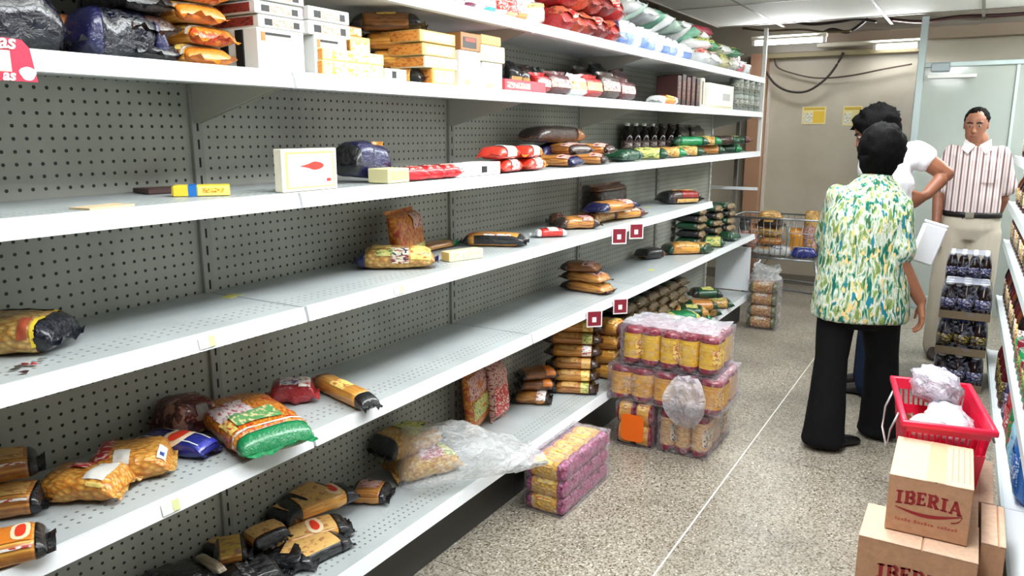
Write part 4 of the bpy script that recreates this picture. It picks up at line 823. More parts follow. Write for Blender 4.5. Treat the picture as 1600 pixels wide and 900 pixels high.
# ================================================================== hanging price cards
WT = plain((236, 228, 228), .5); MRC = plain((128, 26, 44), .5)
def price_card(u, v, k, lab, w=0.075, h=0.08):
    p = PX(u, v, XF+0.02)
    t = thing('price_card', lab, 'price card', (XF+0.046, p.y, SZ[k]-0.035), (0, 0, -0.8))
    MB().box(0, 0.0015, -w/2, w/2, -h*.55, h*.45).build('card', WT, t)
    MB().box(0.0015, 0.0022, -w*.43, w*.43, -h*.47, h*.37).build('red_panel', MRC, t)
    MB().box(0.0022, 0.0028, -w*.15, w*.12, -h*.26, h*.04).build('printed_figure', WT, t)
    MB().box(-0.02, 0.0, -w*.4, -w*.2, h*.3, h*.45).build('clip', plain((200, 200, 200), .3), t)
price_card(960, 358, 3, 'red and white price card clipped to the third tier rail, left of two')
price_card(987, 350, 3, 'red and white price card clipped to the third tier rail, right of two')
price_card(921, 484, 2, 'red and white price card clipped to the second tier rail, left of two')
price_card(962, 466, 2, 'red and white price card clipped to the second tier rail, right of two')
# large red offer card cut by the left edge
def text_mesh(name, body, size, mat, parent, loc, rot, shear=0.0, fat=0.0):
    cu = bpy.data.curves.new(name, 'FONT'); cu.body = body; cu.size = size; cu.extrude = 0.0004; cu.shear = shear; cu.offset = fat; cu.align_x = 'RIGHT'
    o = bpy.data.objects.new(name, cu); COL.objects.link(o); dg = bpy.context.evaluated_depsgraph_get()
    me = bpy.data.meshes.new_from_object(o.evaluated_get(dg)); bpy.data.objects.remove(o); me.materials.clear(); me.materials.append(mat); me.name = name
    q = bpy.data.objects.new(name, me); COL.objects.link(q); q.parent = parent; q.location = loc; q.rotation_euler = rot; return q
pc = PX(52, 90, XF+0.03)
oc = thing('offer_card', 'large red offer card with white lettering hung on the upper rail at the left edge', 'price card', (XF+0.02, pc.y, SZ[5]-0.02), (0, 0, -0.05))
mb = MB(); outl = [(-0.25, 0.045), (-0.012, 0.032), (0.0, 0.018), (0.008, -0.04), (-0.25, -0.04)]
mb.v = [Vector((x_, y, z)) for x_ in (0, 0.0015) for y, z in outl]; mb.f = [tuple(range(5)), tuple(range(9, 4, -1))]+[(k, 5+k, 5+(k+1) % 5, (k+1) % 5) for k in range(5)]
mb.build('card', plain((206, 52, 78), .4), oc)
MB().box(0.0015, 0.0022, -0.25, -0.034, -0.024, 0.012).build('price_window', printed((214, 226, 200), (190, 210, 176), None, 8), oc)
text_mesh('lettering', 'tas', 0.035, WT, oc, (0.003, -0.024, 0.0155), (PI/2, 0, PI/2), 0.2, 0.0008)
text_mesh('lettering', 'as', 0.026, WT, oc, (0.003, -0.03, -0.0385), (PI/2, 0, PI/2), 0.2, 0.0008)
bl = MB(); bl.v = [Vector((0.0024, -0.008+0.014*math.cos(k*PI/8)*(1+.15*math.sin(3*k*PI/8)), -0.026+0.012*math.sin(k*PI/8))) for k in range(16)]; bl.f = [tuple(range(16))]
bl.build('printed_mark', WT, oc)
# ================================================================== wrapped bundles on the floor
def packet_proto(L, W, H, axis, body, end, lab, seed):
    """one packet as meshes: list of (name, mesh-builder, material), centred at the origin"""
    f = surf(L, W*1.05, H*1.05, 0.003, seed, 9.0)
    def tr(mb):
        for v in mb.v:
            v.z -= H/2
            if axis == 'z': v.x, v.y, v.z = v.z, v.y, v.x
        return mb
    return [('contents', tr(ringmesh(f, -0.66, 0.66, 7, 14)), body), ('end_wrap', tr(ringmesh(f, 0.66, 1.0, 6, 14, off=0.0005, caps=True)), end),
            ('end_wrap', tr(ringmesh(f, -1.0, -0.66, 6, 14, off=0.0005, caps=True)), end), ('label', tr(ringmesh(f, -0.45, 0.35, 5, 7, 0.1*PI, 0.9*PI, 0.0014, False)), lab)]
def bundle(label, x0, x1, y0, y1, z0, z1, nx, ny, nz, axis, body, end, labm, flm, yaw=0.0, extra=None):
    cx, cy = (x0+x1)/2, (y0+y1)/2
    t = thing('wrapped_bundle', label, 'wrapped bundle', (cx, cy, z0), (0, 0, yaw)); sx, sy, sz = x1-x0-0.008, y1-y0-0.008, z1-z0-0.006
    dx, dy, dz = sx/nx, sy/ny, sz/nz
    pr = packet_proto(dz if axis == 'z' else dx, dy if axis == 'x' else dy, dx if axis == 'z' else dz, axis, body, end, labm, 3.0)
    first = None
    for i in range(nx):
        for j in range(ny):
            for k in range(nz):
                loc = (-sx/2+dx*(i+.5), -sy/2+dy*(j+.5), 0.003+dz*(k+.5))
                if first is None:
                    m0 = pr[0][1].build('packet', pr[0][2], t, True, loc); first = m0
                    for nm, mb, mt in pr[1:]: mb.build(nm, mt, m0, True)
                else:
                    c = first.copy(); COL.objects.link(c); c.parent = t; c.location = loc
                    for ch in list(first.children):
                        q = ch.copy(); COL.objects.link(q); q.parent = c
                    if (i+j+k) % 2: c.rotation_euler = (0, 0, PI)
    bm = bmesh.new(); bmesh.ops.create_cube(bm, size=1.0)
    bmesh.ops.subdivide_edges(bm, edges=bm.edges[:], cuts=11, use_grid_fill=True)
    vs = []
    for v in bm.verts:
        p = Vector((v.co.x*(x1-x0), v.co.y*(y1-y0), (v.co.z+.5)*(z1-z0)))
        n = noise.noise(p*28+Vector((x0*7, y0*5, 1)))*0.006+noise.noise(p*70)*0.002
        q = Vector((v.co.x, v.co.y, v.co.z*1.0)); vs.append(p+q*n*1.6+Vector((0, 0, 0.004 if v.co.z > .4 else 0)))
        if vs[-1].z < 0.001: vs[-1].z = 0.001
    bm.verts.index_update(); fs = [tuple(x.index for x in f.verts) for f in bm.faces]; bm.free()
    mesh_obj('film_wrap', vs, fs, flm, t, True)
    return t
FLM = clear_film(-0.04, (240, 226, 236), 0.12, 26.0, 0.8); FLM2 = clear_film(0.03, (236, 226, 234), 0.14, 20.0, 0.9)
PK = printed((140, 48, 92), (184, 112, 146), (96, 22, 50), 26); YL = pasta((236, 196, 86), (206, 150, 60), 'penne')
YLS = pasta((232, 180, 80), (206, 140, 52)); YST = printed((228, 190, 110), (150, 60, 70), None, 40); MRD = film((136, 36, 56), .6, .25)
zt = PY(865, 727, 2.57).z
bundle('wrapped bundle of yellow packets with magenta ends, alone on the floor', -1.484, -1.30, 2.572, 3.03, 0, zt, 1, 5, 3, 'x', YL, PK, LBY, FLM)
# stack of bundles
YS = 3.43
zA = PY(1065, 645, YS).z; zB = PY(1040, 582, YS).z; zC = PY(1045, 518, YS).z
xa = PY(1026, 690, YS).x; xb = PY(1104, 690, YS).x
bundle('lowest wrapped bundle of the stack on the floor, right, pale standing packets', xa, xb, YS, YS+0.42, 0, zA, 3, 3, 1, 'z', pasta((226, 196, 140), (190, 130, 90)), MRD, LBM, FLM2)
xl = PY(963, 675, YS).x; xr = PY(1020, 675, YS).x
ob = bundle('small square bundle with a bright orange label on the floor left under the stacked bundles', xl, xr, YS-0.02, YS+0.32, 0, zA, 2, 3, 2, 'x', YLS, MRD, YST, FLM)
hw = (xr-xl)/2; mb = MB(); K = 14
hh = zA*0.32
mb.v = [Vector((hw*0.62*math.copysign(abs(math.cos(a))**.35, math.cos(a)), -0.17-0.012, zA*0.47+hh*math.copysign(abs(math.sin(a))**.35, math.sin(a)))) for a in [2*PI*k/28 for k in range(28)]]
mb.f = [tuple(range(28))]; mb.build('orange_label', plain((255, 112, 20), .45), ob)
x1_, x2_ = PY(950, 610, YS).x, PY(1128, 610, YS).x
b2 = bundle('wide middle bundle of the stack, orange packets standing in loosely torn film', x1_, x2_, YS-0.01, YS+0.34, zA+0.012, zB, 5, 2, 1, 'z', YLS, MRD, YST, FLM2)
x3_, x4_ = PY(969, 550, YS).x, PY(1122, 550, YS).x
bundle('top bundle of the stack, five yellow packets across with maroon tops in clear film', x3_, x4_, YS, YS+0.30, zB+0.012, zC, 5, 2, 1, 'z', pasta((238, 198, 70), (216, 160, 60)), MRD, LBY, FLM)
# torn film hanging down in front of the middle bundle
fl_ = MB(); cx_ = (x1_+x2_)/2; u0 = PY(1050, 600, YS).x-cx_; u1 = PY(1106, 600, YS).x-cx_; hB = zB-zA
for i in range(15):
    for k in range(13):
        s = k/12; q = i/14
        x = u0+(u1-u0)*(0.5+(s-.5)*(0.55+0.6*math.sin(PI*min(1, q*1.1))**.7)); z = hB*0.98-q*(hB*1.35)
        y = -0.195-0.05*math.sin(PI*q)-0.02*noise.noise(Vector((s*5, q*4, 2)))-0.012*math.sin(s*9+q*3)
        fl_.v.append(Vector((x, y, z)))
for i in range(14):
    for k in range(12): fl_.f.append((i*13+k, i*13+k+1, (i+1)*13+k+1, (i+1)*13+k))
fl_.build('torn_film', clear_film(0.45, (226, 224, 232), 0.2, 14.0, 1.0), b2, True)
cr = MB()                                                    # crumpled film on the top bundle
for i in range(16):
    for k in range(12):
        x = (x4_-x3_)*(i/15-.5)*0.98+ (x3_+x4_)/2; y = YS+0.005+0.29*k/11; n = noise.noise(Vector((x*16, y*13, 5)))+.6*noise.noise(Vector((x*40, y*36, 1)))
        cr.v.append(Vector((x, y, zC+0.008+max(0, 0.03*n+0.006)*(1 if 0 < k < 11 else .2))))
for i in range(15):
    for k in range(11): cr.f.append((i*12+k, i*12+k+1, (i+1)*12+k+1, (i+1)*12+k))
tag(cr.build('loose_film', clear_film(0.16, (232, 230, 238), 0.14, 18.0, 1.0), None, True), 'crumpled clear plastic sheet lying on the top bundle of the stack', 'plastic film')
# lone clear pack standing further down
pb = PZ(1180, 514, 0); pw = 0.27
t = bundle('tall clear wrapped pack of brown pasta standing alone on the floor at the shelf end', pb.x-.08, pb.x+.15, pb.y, pb.y+0.2, 0, PY(1184, 440, pb.y).z, 1, 1, 4, 'x', pasta((206, 164, 112), (150, 104, 66), 'penne'), film((90, 92, 60), .5), LBM, FLM)
tp = MB(); h0 = PY(1184, 440, pb.y).z
for i in range(9):
    q = i/8; rr = 0.115*(1-0.35*q+0.25*q*q)
    for k in range(16):
        a_ = 2*PI*k/16; n = 1+.25*noise.noise(Vector((math.cos(a_)*2, math.sin(a_)*2, q*4)))
        tp.v.append(Vector((rr*math.cos(a_)*n, rr*.75*math.sin(a_)*n, h0+0.01+0.11*q+0.015*math.sin(3*a_)*q)))
for i in range(8):
    for k in range(16): tp.f.append((i*16+k, i*16+(k+1) % 16, (i+1)*16+(k+1) % 16, (i+1)*16+k))
tp.build('film_top', clear_film(0.4, (226, 228, 228), 0.2, 18, 1.0), t, True)

# ================================================================== cardboard boxes in front at the right
RED = plain((150, 34, 38), .6)
def stroke_letters(word, h, w):
    """bold slab letters as flat strips; returns quads in the (x, z) plane"""
    Q = []
    def seg(a, b, t=w):
        a = Vector((a[0], a[1])); b = Vector((b[0], b[1])); d = (b-a).normalized(); n = Vector((-d.y, d.x))*t/2
        Q.append([a+n-d*0.0, a-n, b-n, b+n])
    def arc(cx, cz, rx, rz, a0, a1, n=10):
        pts = [(cx+rx*math.cos(a0+(a1-a0)*i/n), cz+rz*math.sin(a0+(a1-a0)*i/n)) for i in range(n+1)]
        for p, q in zip(pts, pts[1:]):
            seg(p, q)
    x = 0.0; sw = w*0.55
    for ch in word:
        b = len(Q)
        if ch == 'I':
            seg((x+.22*h, 0), (x+.22*h, h)); seg((x, sw/2), (x+.44*h, sw/2), sw); seg((x, h-sw/2), (x+.44*h, h-sw/2), sw); adv = .54*h
        elif ch in 'BR':
            seg((x+.17*h, 0), (x+.17*h, h)); seg((x, sw/2), (x+.36*h, sw/2), sw); seg((x, h-sw/2), (x+.4*h, h-sw/2), sw)
            seg((x+.17*h, .5*h), (x+.4*h, .5*h), sw); arc(x+.38*h, .74*h, .2*h, .235*h, -PI/2, PI/2)
            if ch == 'B': arc(x+.38*h, .26*h, .24*h, .235*h, -PI/2, PI/2); seg((x+.17*h, sw/2), (x+.4*h, sw/2), sw); adv = .76*h
            else: seg((x+.36*h, .5*h), (x+.62*h, 0)); seg((x+.52*h, sw/2), (x+.76*h, sw/2), sw); adv = .82*h
        elif ch == 'E':
            seg((x+.17*h, 0), (x+.17*h, h)); seg((x, sw/2), (x+.58*h, sw/2), sw); seg((x, h-sw/2), (x+.56*h, h-sw/2), sw); seg((x+.17*h, .5*h), (x+.42*h, .5*h), sw)
            seg((x+.55*h, 0), (x+.55*h, .26*h), sw); seg((x+.53*h, .76*h), (x+.53*h, h), sw); seg((x+.42*h, .38*h), (x+.42*h, .62*h), sw); adv = .7*h
        elif ch == 'A':
            seg((x+.1*h, 0), (x+.36*h, h), sw*1.1); seg((x+.36*h, h), (x+.66*h, 0)); seg((x+.2*h, .32*h), (x+.55*h, .32*h), sw); seg((x-.03*h, sw/2), (x+.24*h, sw/2), sw); seg((x+.5*h, sw/2), (x+.82*h, sw/2), sw); adv = .8*h
        x += adv
    return Q, x
def print_on_front(box, sx, sy, z_text, hgt, parent_y):
    Q, Wd = stroke_letters('IBERIA', hgt, hgt*0.23); mb = MB()
    for q in Q:
        n = len(mb.v); mb.v += [Vector((p.x-Wd/2, parent_y, z_text+p.y+0.018*(0.5-abs(p.x/Wd-.45)))) for p in q]; mb.f.append((n, n+1, n+2, n+3))
    mb.build('lettering', RED, box)
    sw = MB(); N = 24; up_, lo_ = [], []
    for i in range(N+1):                                       # swash under the word with a curled tail
        s = i/N; x = -Wd*.5+Wd*1.02*s; z = z_text-hgt*(.22+.42*math.sin(PI*min(1, s*1.05))*.9)+hgt*.12*s
        th = hgt*(.03+.11*math.sin(PI*s)); up_.append(Vector((x, parent_y, z+th))); lo_.append(Vector((x, parent_y, z-th)))
    tx = Wd*.5
    for (dx_, dz_) in ((-.05, -.46), (-.14, -.6), (-.24, -.66)):
        up_.append(Vector((tx+dx_*Wd*.6, parent_y, z_text+dz_*hgt+hgt*.05))); lo_.append(Vector((tx+dx_*Wd*.6, parent_y, z_text+dz_*hgt-hgt*.05)))
    M_ = len(up_); sw.v = up_+lo_; sw.f = [(i, i+1, M_+i+1, M_+i) for i in range(M_-1)]
    sw.build('swash', RED, box)
    ln = MB(); x = -Wd*.48; k = 0
    while x < Wd*.48:                                          # small line of print too blurred to read
        wv = hgt*(.1+.08*abs(math.sin(k*1.9))); hh_ = hgt*(.16 if k % 3 else .24)
        if k % 7 != 5:
            n = len(ln.v); zz_ = z_text-hgt*1.25
            ln.v += [Vector((x, parent_y, zz_)), Vector((x+wv, parent_y, zz_)), Vector((x+wv, parent_y, zz_+hh_)), Vector((x, parent_y, zz_+hh_))]; ln.f.append((n, n+1, n+2, n+3))
        x += wv+hgt*.06; k += 1
    ln.build('small_print', plain((176, 88, 70), .6), box)
def cbox(label, x0, x1, y0, y1, z0, z1, yaw=0.0, word=True, tape=True, zt=.5, hs=.19):
    t = thing('cardboard_box', label, 'box', ((x0+x1)/2, (y0+y1)/2, z0), (0, 0, yaw)); sx, sy, sz = x1-x0, y1-y0, z1-z0
    MB().rbox(-sx/2, sx/2, -sy/2, sy/2, 0, sz-0.004, 0.004, 2).build('box_body', CARD, t)
    top = plain((224, 186, 158), .7, grain=0.08)
    for a_, b_ in ((-sx/2, 0.012), (0.016, sx/2)):
        MB().rbox(a_, b_, -sy/2-0.001, sy/2+0.001, sz-0.005, sz, 0.0015).build('top_flap', top, t)
    if tape:
        MB().box(-0.012, 0.04, -sy/2-0.0012, sy/2, sz, sz+0.0006).build('tape_strip', plain((206, 172, 136), .35), t)
        for i in range(4): MB().box(0.055+0.016*i, 0.0585+0.016*i, -sy*.4, sy*.42, sz, sz+0.0004).build('printed_line', plain((214, 150, 128), .7), t)
    if word: print_on_front(t, sx, sy, sz*zt, sx*hs, -sy/2-0.0008)
    return t
cbox('lower cardboard box with red lettering, cut off by the bottom edge of the photo', -0.204, 0.122, 2.47, 2.715, 0.0, 0.302, 0.0, True, False, .57, .15)
cbox('upper cardboard box with red lettering, stacked in front of the red basket', -0.142, 0.088, 2.55, 2.90, 0.305, 0.493, 0.015)
cbox('plain cardboard box standing behind the lettered pair, under the red basket', -0.13, 0.165, 2.93, 3.33, 0.0, 0.30, 0.0, False)
cbox('small cardboard box squeezed between the lettered boxes and the right shelf', 0.128, 0.195, 2.62, 2.92, 0.145, 0.30, 0.0, False, False)
cbox('cardboard box on the floor below the small one at the right shelf base', 0.126, 0.195, 2.56, 2.9, 0.0, 0.14, 0.0, False, False)
cbox('low cardboard box filling the gap behind the lower lettered box', -0.13, 0.12, 2.722, 2.925, 0.0, 0.30, 0.0, False, False)

# red shopping basket on the boxes
BR = plain((226, 30, 66), .32)
bs = thing('shopping_basket', 'red plastic shopping basket holding white bags, standing on the cardboard boxes', 'basket', (-0.035, 3.18, 0.304), (0, 0, 0.16))
tw, tl, bw_, bl_, bh_ = 0.132, 0.260, 0.106, 0.225, 0.243
def ring4(w_, l_, z): return [(-w_, -l_, z), (w_, -l_, z), (w_, l_, z), (-w_, l_, z)]
mb = MB(); mb.v = [Vector(p) for p in ring4(bw_, bl_, 0)+ring4(bw_-.004, bl_-.004, 0.006)]; mb.f = [(0, 3, 2, 1), (4, 5, 6, 7)]+[(i, (i+1) % 4, 4+(i+1) % 4, 4+i) for i in range(4)]; mb.build('bottom', BR, bs)
def wlerp(z): return bw_+(tw-bw_)*z/bh_, bl_+(tl-bl_)*z/bh_
def wallring(z0, z1, th=0.004):
    (w0, l0), (w1, l1) = wlerp(z0), wlerp(z1); m = MB()
    m.v = [Vector(p) for p in ring4(w0, l0, z0)+ring4(w1, l1, z1)+ring4(w0-th, l0-th, z0)+ring4(w1-th, l1-th, z1)]
    for i in range(4):
        j = (i+1) % 4; m.f += [(i, j, 4+j, 4+i), (8+j, 8+i, 12+i, 12+j), (4+i, 4+j, 12+j, 12+i), (i, 8+i, 8+j, j)]
    return m
wallring(0.0, 0.148).build('lower_wall', BR, bs)
wallring(0.208, bh_).build('upper_wall', BR, bs)
rm = MB(); 
for (x0, x1, y0, y1) in ((-tw-.016, tw+.016, -tl-.016, -tl+.004), (-tw-.016, tw+.016, tl-.004, tl+.016), (-tw-.016, -tw+.004, -tl, tl), (tw-.004, tw+.016, -tl, tl)): rm.rbox(x0, x1, y0, y1, bh_-.012, bh_+.01, .005, 2)
rm.build('rim', BR, bs, True)
(w0, l0), (w1, l1) = wlerp(0.146), wlerp(0.210)
for i in range(13):
    s = -0.9+1.8*i/12
    for sg in (-1, 1):
        m = MB().tube([(s*w0, sg*(l0-.002), .146), (s*w1, sg*(l1-.002), .210)], .0035, 4); m.build('slat', BR, bs)
for i in range(21):
    s = -0.94+1.88*i/20
    for sg in (-1, 1): MB().tube([(sg*(w0-.002), s*l0, .146), (sg*(w1-.002), s*l1, .210)], .0035, 4).build('slat', BR, bs)
MB().tube([(-tw-.012, -.13, bh_-.01), (-tw-.035, -.13, bh_-.08), (-tw-.04, -.11, bh_-.16), (-tw-.04, .11, bh_-.16), (-tw-.035, .13, bh_-.08), (-tw-.012, .13, bh_-.01)], .004, 8).build('handle', plain((206, 206, 206), .3, .5), bs, True)
MB().tube([(tw+.012, -.13, bh_-.01), (tw+.035, -.13, bh_-.08), (tw+.035, .13, bh_-.08), (tw+.012, .13, bh_-.01)], .004, 8).build('handle', plain((206, 206, 206), .3, .5), bs, True)
def blob(name, label, cat, loc, rot, sx, sy, sz, mat, amp, fr, seed, n=26, m=16, mind=0.15):
    o = MB(); prof = [(math.sin(PI*i/m), -math.cos(PI*i/m)) for i in range(m+1)]
    for r_, z_ in prof:
        for k in range(n):
            d = Vector((max(r_, .01)*math.cos(2*PI*k/n), max(r_, .01)*math.sin(2*PI*k/n), z_))
            q = 1+amp*(noise.noise(d*fr+Vector((seed, 0, 0)))+.55*noise.noise(d*fr*2.7+Vector((seed, 3, 0))))
            o.v.append(Vector((d.x*sx*q, d.y*sy*q, d.z*sz*q)))
    for i in range(m):
        for k in range(n): o.f.append((i*n+k, i*n+(k+1) % n, (i+1)*n+(k+1) % n, (i+1)*n+k))
    b = o.build(name, mat, None, True, loc, rot)
    return tag(b, label, cat)
WBG = film((226, 222, 232), 1.0, .3, 26)
blob('plastic_bag', 'large crumpled white plastic bag bulging over the back of the red basket', 'plastic bag', (-0.055, 3.29, 0.58), (-.1, 0.3, .2), .09, .16, .07, clear_film(0.62, (228, 220, 234), .25, 20, 1.0), .22, 2.6, 4.0)
blob('plastic_bag', 'pinkish white plastic bag lying across the middle of the red basket', 'plastic bag', (0.005, 3.10, 0.505), (0.1, 0.3, .35), .075, .13, .06, WBG, .22, 2.8, 9.0)
blob('milk_pouch', 'round white pouch at the front left in the red basket', 'pouch', (-0.065, 3.02, 0.50), (0, 0, .3), .06, .055, .048, film((240, 238, 232), .4, .3), .07, 2.0, 2.0)
blob('brown_pouch', 'small brown packet at the left wall in the red basket', 'packet', (-0.115, 3.10, 0.48), (0, 0, .3), .026, .05, .035, film((110, 60, 40), .5, .3), .15, 2.4, 6.0)

# ================================================================== shrink-wrapped bottle packs beside the woman
WF = clear_film(-0.06, (206, 214, 240), 0.12, 18.0, 0.8)
BF = plain((30, 40, 110), .35)
def bottle_pack(label, x0, x1, y0, y1, z0, h, nx, ny, glass, capc, lab, group=None):
    t = thing('bottle_pack', label, 'bottle pack', ((x0+x1)/2, (y0+y1)/2, z0)); dx, dy = (x1-x0)/nx, (y1-y0)/ny; r = min(dx, dy)/2*.95; first = None
    for i in range(nx):
        for j in range(ny):
            loc = ((i-(nx-1)/2)*dx, (j-(ny-1)/2)*dy, 0.002)
            if first is None:
                first = MB().lathe([(r*.9, 0), (r, h*.04), (r, h*.6), (r*.85, h*.7), (r*.42, h*.88), (r*.4, h*.93)], 12).build('bottle', glass, t, True, loc)
                MB().lathe([(r*.5, h*.92), (r*.52, h*.985), (r*.45, h*.99)], 12).build('cap', capc, first, True)
                MB().lathe([(r*1.01, h*.28), (r*1.01, h*.56)], 12).build('label', lab, first, True)
            else:
                c = first.copy(); COL.objects.link(c); c.parent = t; c.location = loc
                for ch in list(first.children): q = ch.copy(); COL.objects.link(q); q.parent = c
    hx, hy = (x1-x0)/2, (y1-y0)/2
    tr_ = MB().box(-hx+.003, hx-.003, -hy+.003, hy-.003, 0.0005, .0015)
    for (xa, xb, ya, yb) in ((-hx+.001, hx-.001, -hy+.001, -hy+.003), (-hx+.001, hx-.001, hy-.003, hy-.001), (-hx+.001, -hx+.003, -hy+.003, hy-.003), (hx-.003, hx-.001, -hy+.003, hy-.003)): tr_.box(xa, xb, ya, yb, .0005, h*.22)
    tr_.build('card_tray', plain((112, 96, 74), .7), t)
    m = MB(); 
    for i, (zz, ins) in enumerate(((0.001, .004), (h*.3, -.001), (h*.62, .0), (h*.93, .010), (h*1.0, .03))):
        for k in range(32):
            a_ = 2*PI*k/32; e = .35; n = .003*math.sin(k*2.7+i*2)
            m.v.append(Vector((math.copysign(abs(math.cos(a_))**e, math.cos(a_))*(hx-ins+n), math.copysign(abs(math.sin(a_))**e, math.sin(a_))*(hy-ins+n), zz)))
    for i in range(4):
        for k in range(32): m.f.append((i*32+k, i*32+(k+1) % 32, (i+1)*32+(k+1) % 32, (i+1)*32+k))
    m.f.append(tuple(4*32+k for k in range(32))); m.build('shrink_film', WF, t, True)
    tp = MB()
    for i in range(9):
        for k in range(9):
            px_, py_ = (i/8-.5)*2*(hx-.02), (k/8-.5)*2*(hy-.02); tp.v.append(Vector((px_, py_, h*.985+.006*noise.noise(Vector((px_*40, py_*40, z0*9))))))
    for i in range(8):
        for k in range(8): tp.f.append((i*9+k, i*9+k+1, (i+1)*9+k+1, (i+1)*9+k))
    tp.build('film_top', clear_film(0.6, (222, 226, 238), 0.15, 30.0, 0.9), t, True)
    return t
COLA = plain((30, 16, 16), .12); WC = plain((226, 228, 232), .4); BC = plain((36, 50, 130), .4)
LB1 = printed((30, 36, 90), (196, 190, 196), None, 30); LB2 = printed((44, 30, 40), (190, 170, 60), None, 30)
bx0, bx1 = -0.115, 0.155; by = 5.22
for i, (lab, cc, lb) in enumerate([('pack of dark bottles under clear film, lowest of the front stack beside the right shelf', WC, LB1), ('pack of dark bottles with blue caps, middle of the front stack beside the right shelf', BC, LB2), ('pack of dark bottles with pale film on top, uppermost of the front stack', WC, LB1)]):
    bottle_pack(lab, bx0, bx1, by, by+.27, i*.222, .218, 3, 3, COLA, cc, lb)
for i, lab in enumerate(['lowest', 'second', 'third', 'topmost']):
    bottle_pack('pack of dark bottles with white caps, %s of the rear stack' % lab, -0.11, 0.14, by+.32, by+.57, i*.2, .197, 4, 4, COLA, WC, LB1)

# ================================================================== right gondola
rg = thing('shelving_unit', 'white shelving run along the right edge with bottles and tins', 'shelving', (0.2, 3.4, 0), (0, 0, 0.0138))
def rx_(x, y): return x-0.0138*(y-3.4)
ro = Vector((0.2, 3.4, 0))
def at_r(mb):
    for v in mb.v: v -= ro
    return mb
RX0, RX1, RY0, RY1 = 0.215, 0.62, 2.0, 5.72
RZ = [0.16, 0.52, 0.88, 1.12, 1.40]
for k, z in enumerate(RZ):
    xf = RX0 if k == 0 else RX0+0.012
    for (ya, yb) in ((2.0, 3.24), (3.24, 4.48), (4.48, 5.72)):
        s = at_r(MB().box(xf, RX1, ya+.002, yb-.002, z-.02, z)).build('shelf', sheet_w, rg)
        at_r(MB().box(xf-.012, xf, ya+.002, yb-.002, z-.04, z+.004)).build('price_rail', plain((214, 226, 226), .35), s)
at_r(MB().box(RX0+.01, RX0+.03, RY0, RY1, 0, RZ[0]-.02)).build('kick_plate', plain((214, 216, 216), .4), rg)
at_r(MB().box(RX1, RX1+.03, RY0, RY1, 0, 1.75)).build('back_panel', plain((196, 198, 194), .5), rg)
for yy in (2.0, 3.24, 4.48, 5.72): at_r(MB().box(RX1-.02, RX1+.04, yy-.02, yy+.02, 0, 1.8)).build('upright', steel, rg)
rs = random.Random(5)
cols_can = [((40, 120, 190), (220, 230, 236), 'blue and white'), ((30, 140, 80), (190, 40, 40), 'green and red'), ((190, 30, 40), (236, 226, 220), 'red and white'), ((60, 110, 70), (230, 210, 90), 'green and yellow'), ((70, 60, 110), (220, 220, 230), 'violet and white'), ((120, 24, 40), (200, 160, 150), 'maroon')]
nm_t = {0: 'bottom', 1: 'second', 2: 'third', 3: 'fourth', 4: 'top'}
for k in range(1, 5):
    y = 2.55 if k < 3 else 3.3; i = 0
    while y < 5.6:
        xx = rx_(RX0+0.064, y)
        if k in (1, 2) and y < 4.1:
            c1, c2, nm = cols_can[(i*2+k) % 6]; r_ = .043
            can('tin_can', '%s tin on the right run, %s shelf, %s from the near end' % (nm, nm_t[k], ordl(i)), 'tin', (xx, y, RZ[k]), r_, .115 if i % 2 else .13, plain(c1, .35), (206, 206, 206), printed(c1, c2, None, 26))
            y += .1
        else:
            gl, lb, nm = [(RG, LB2, 'dark red'), (DG, LBM, 'near black'), (AM, LBY, 'amber'), (RG, LBW, 'white labelled')][(i+k) % 4]
            bottle('sauce_bottle', '%s bottle on the right run, %s shelf, %s from near end' % (nm, nm_t[k], ordl(i)), 'bottle', (xx, y, RZ[k]), (.27, .24, .2, .25)[k-1], .036, gl, (200, 40, 40) if i % 3 == 0 else (226, 226, 226), lb, lod=10)
            y += .12 if k < 3 else .2
        i += 1
for i, (y, h_, c1, c2, nm) in enumerate([(3.36, .27, (40, 110, 190), (220, 232, 240), 'blue'), (3.56, .25, (150, 200, 226), (60, 130, 190), 'pale blue'), (3.76, .27, (34, 120, 70), (220, 60, 60), 'green and red'), (3.96, .25, (180, 30, 44), (236, 230, 226), 'red'), (4.16, .27, (60, 52, 96), (200, 200, 210), 'violet')]):
    bag('snack_pack', '%s packet standing on the bottom shelf of the right run' % nm, 'snack packet', (rx_(RX0+.05, y), y, RZ[0]), (0, 0, PI+.2*math.sin(i*3)), h_, .17, .07, film(c1, .5), stand=True, labs=((-.5, .4, .1, .9, printed(c1, c2, None, 22)),), lump=.012, lod=1)
for i, y in enumerate((4.5, 4.66, 4.82, 4.98)):
    bottle('sauce_bottle', 'tall dark red bottle on the right run, bottom shelf, %s from near end' % ordl(i), 'bottle', (rx_(RX0+.05, y), y, RZ[0]), .29, .04, RG, (30, 26, 28), LB2)
for i, (y, z) in enumerate([(5.05, .523), (5.42, .523), (5.3, .883)]):
    t = thing('white_tray', 'white plastic tray standing on the right shelf run behind the striped man, %s of three' % ordl(i), 'tray', (rx_(RX0+.19, y), y, z+.004))
    MB().rbox(-.13, .13, -.16, .16, 0, .01, .004).build('tray_base', plain((226, 230, 228), .4), t)
    for (x0, x1, y0, y1) in ((-.14, -.13, -.17, .17), (.13, .14, -.17, .17), (-.13, .13, -.17, -.16), (-.13, .13, .16, .17)): MB().rbox(x0, x1, y0, y1, 0, .09, .003).build('tray_wall', plain((226, 230, 228), .4), t)

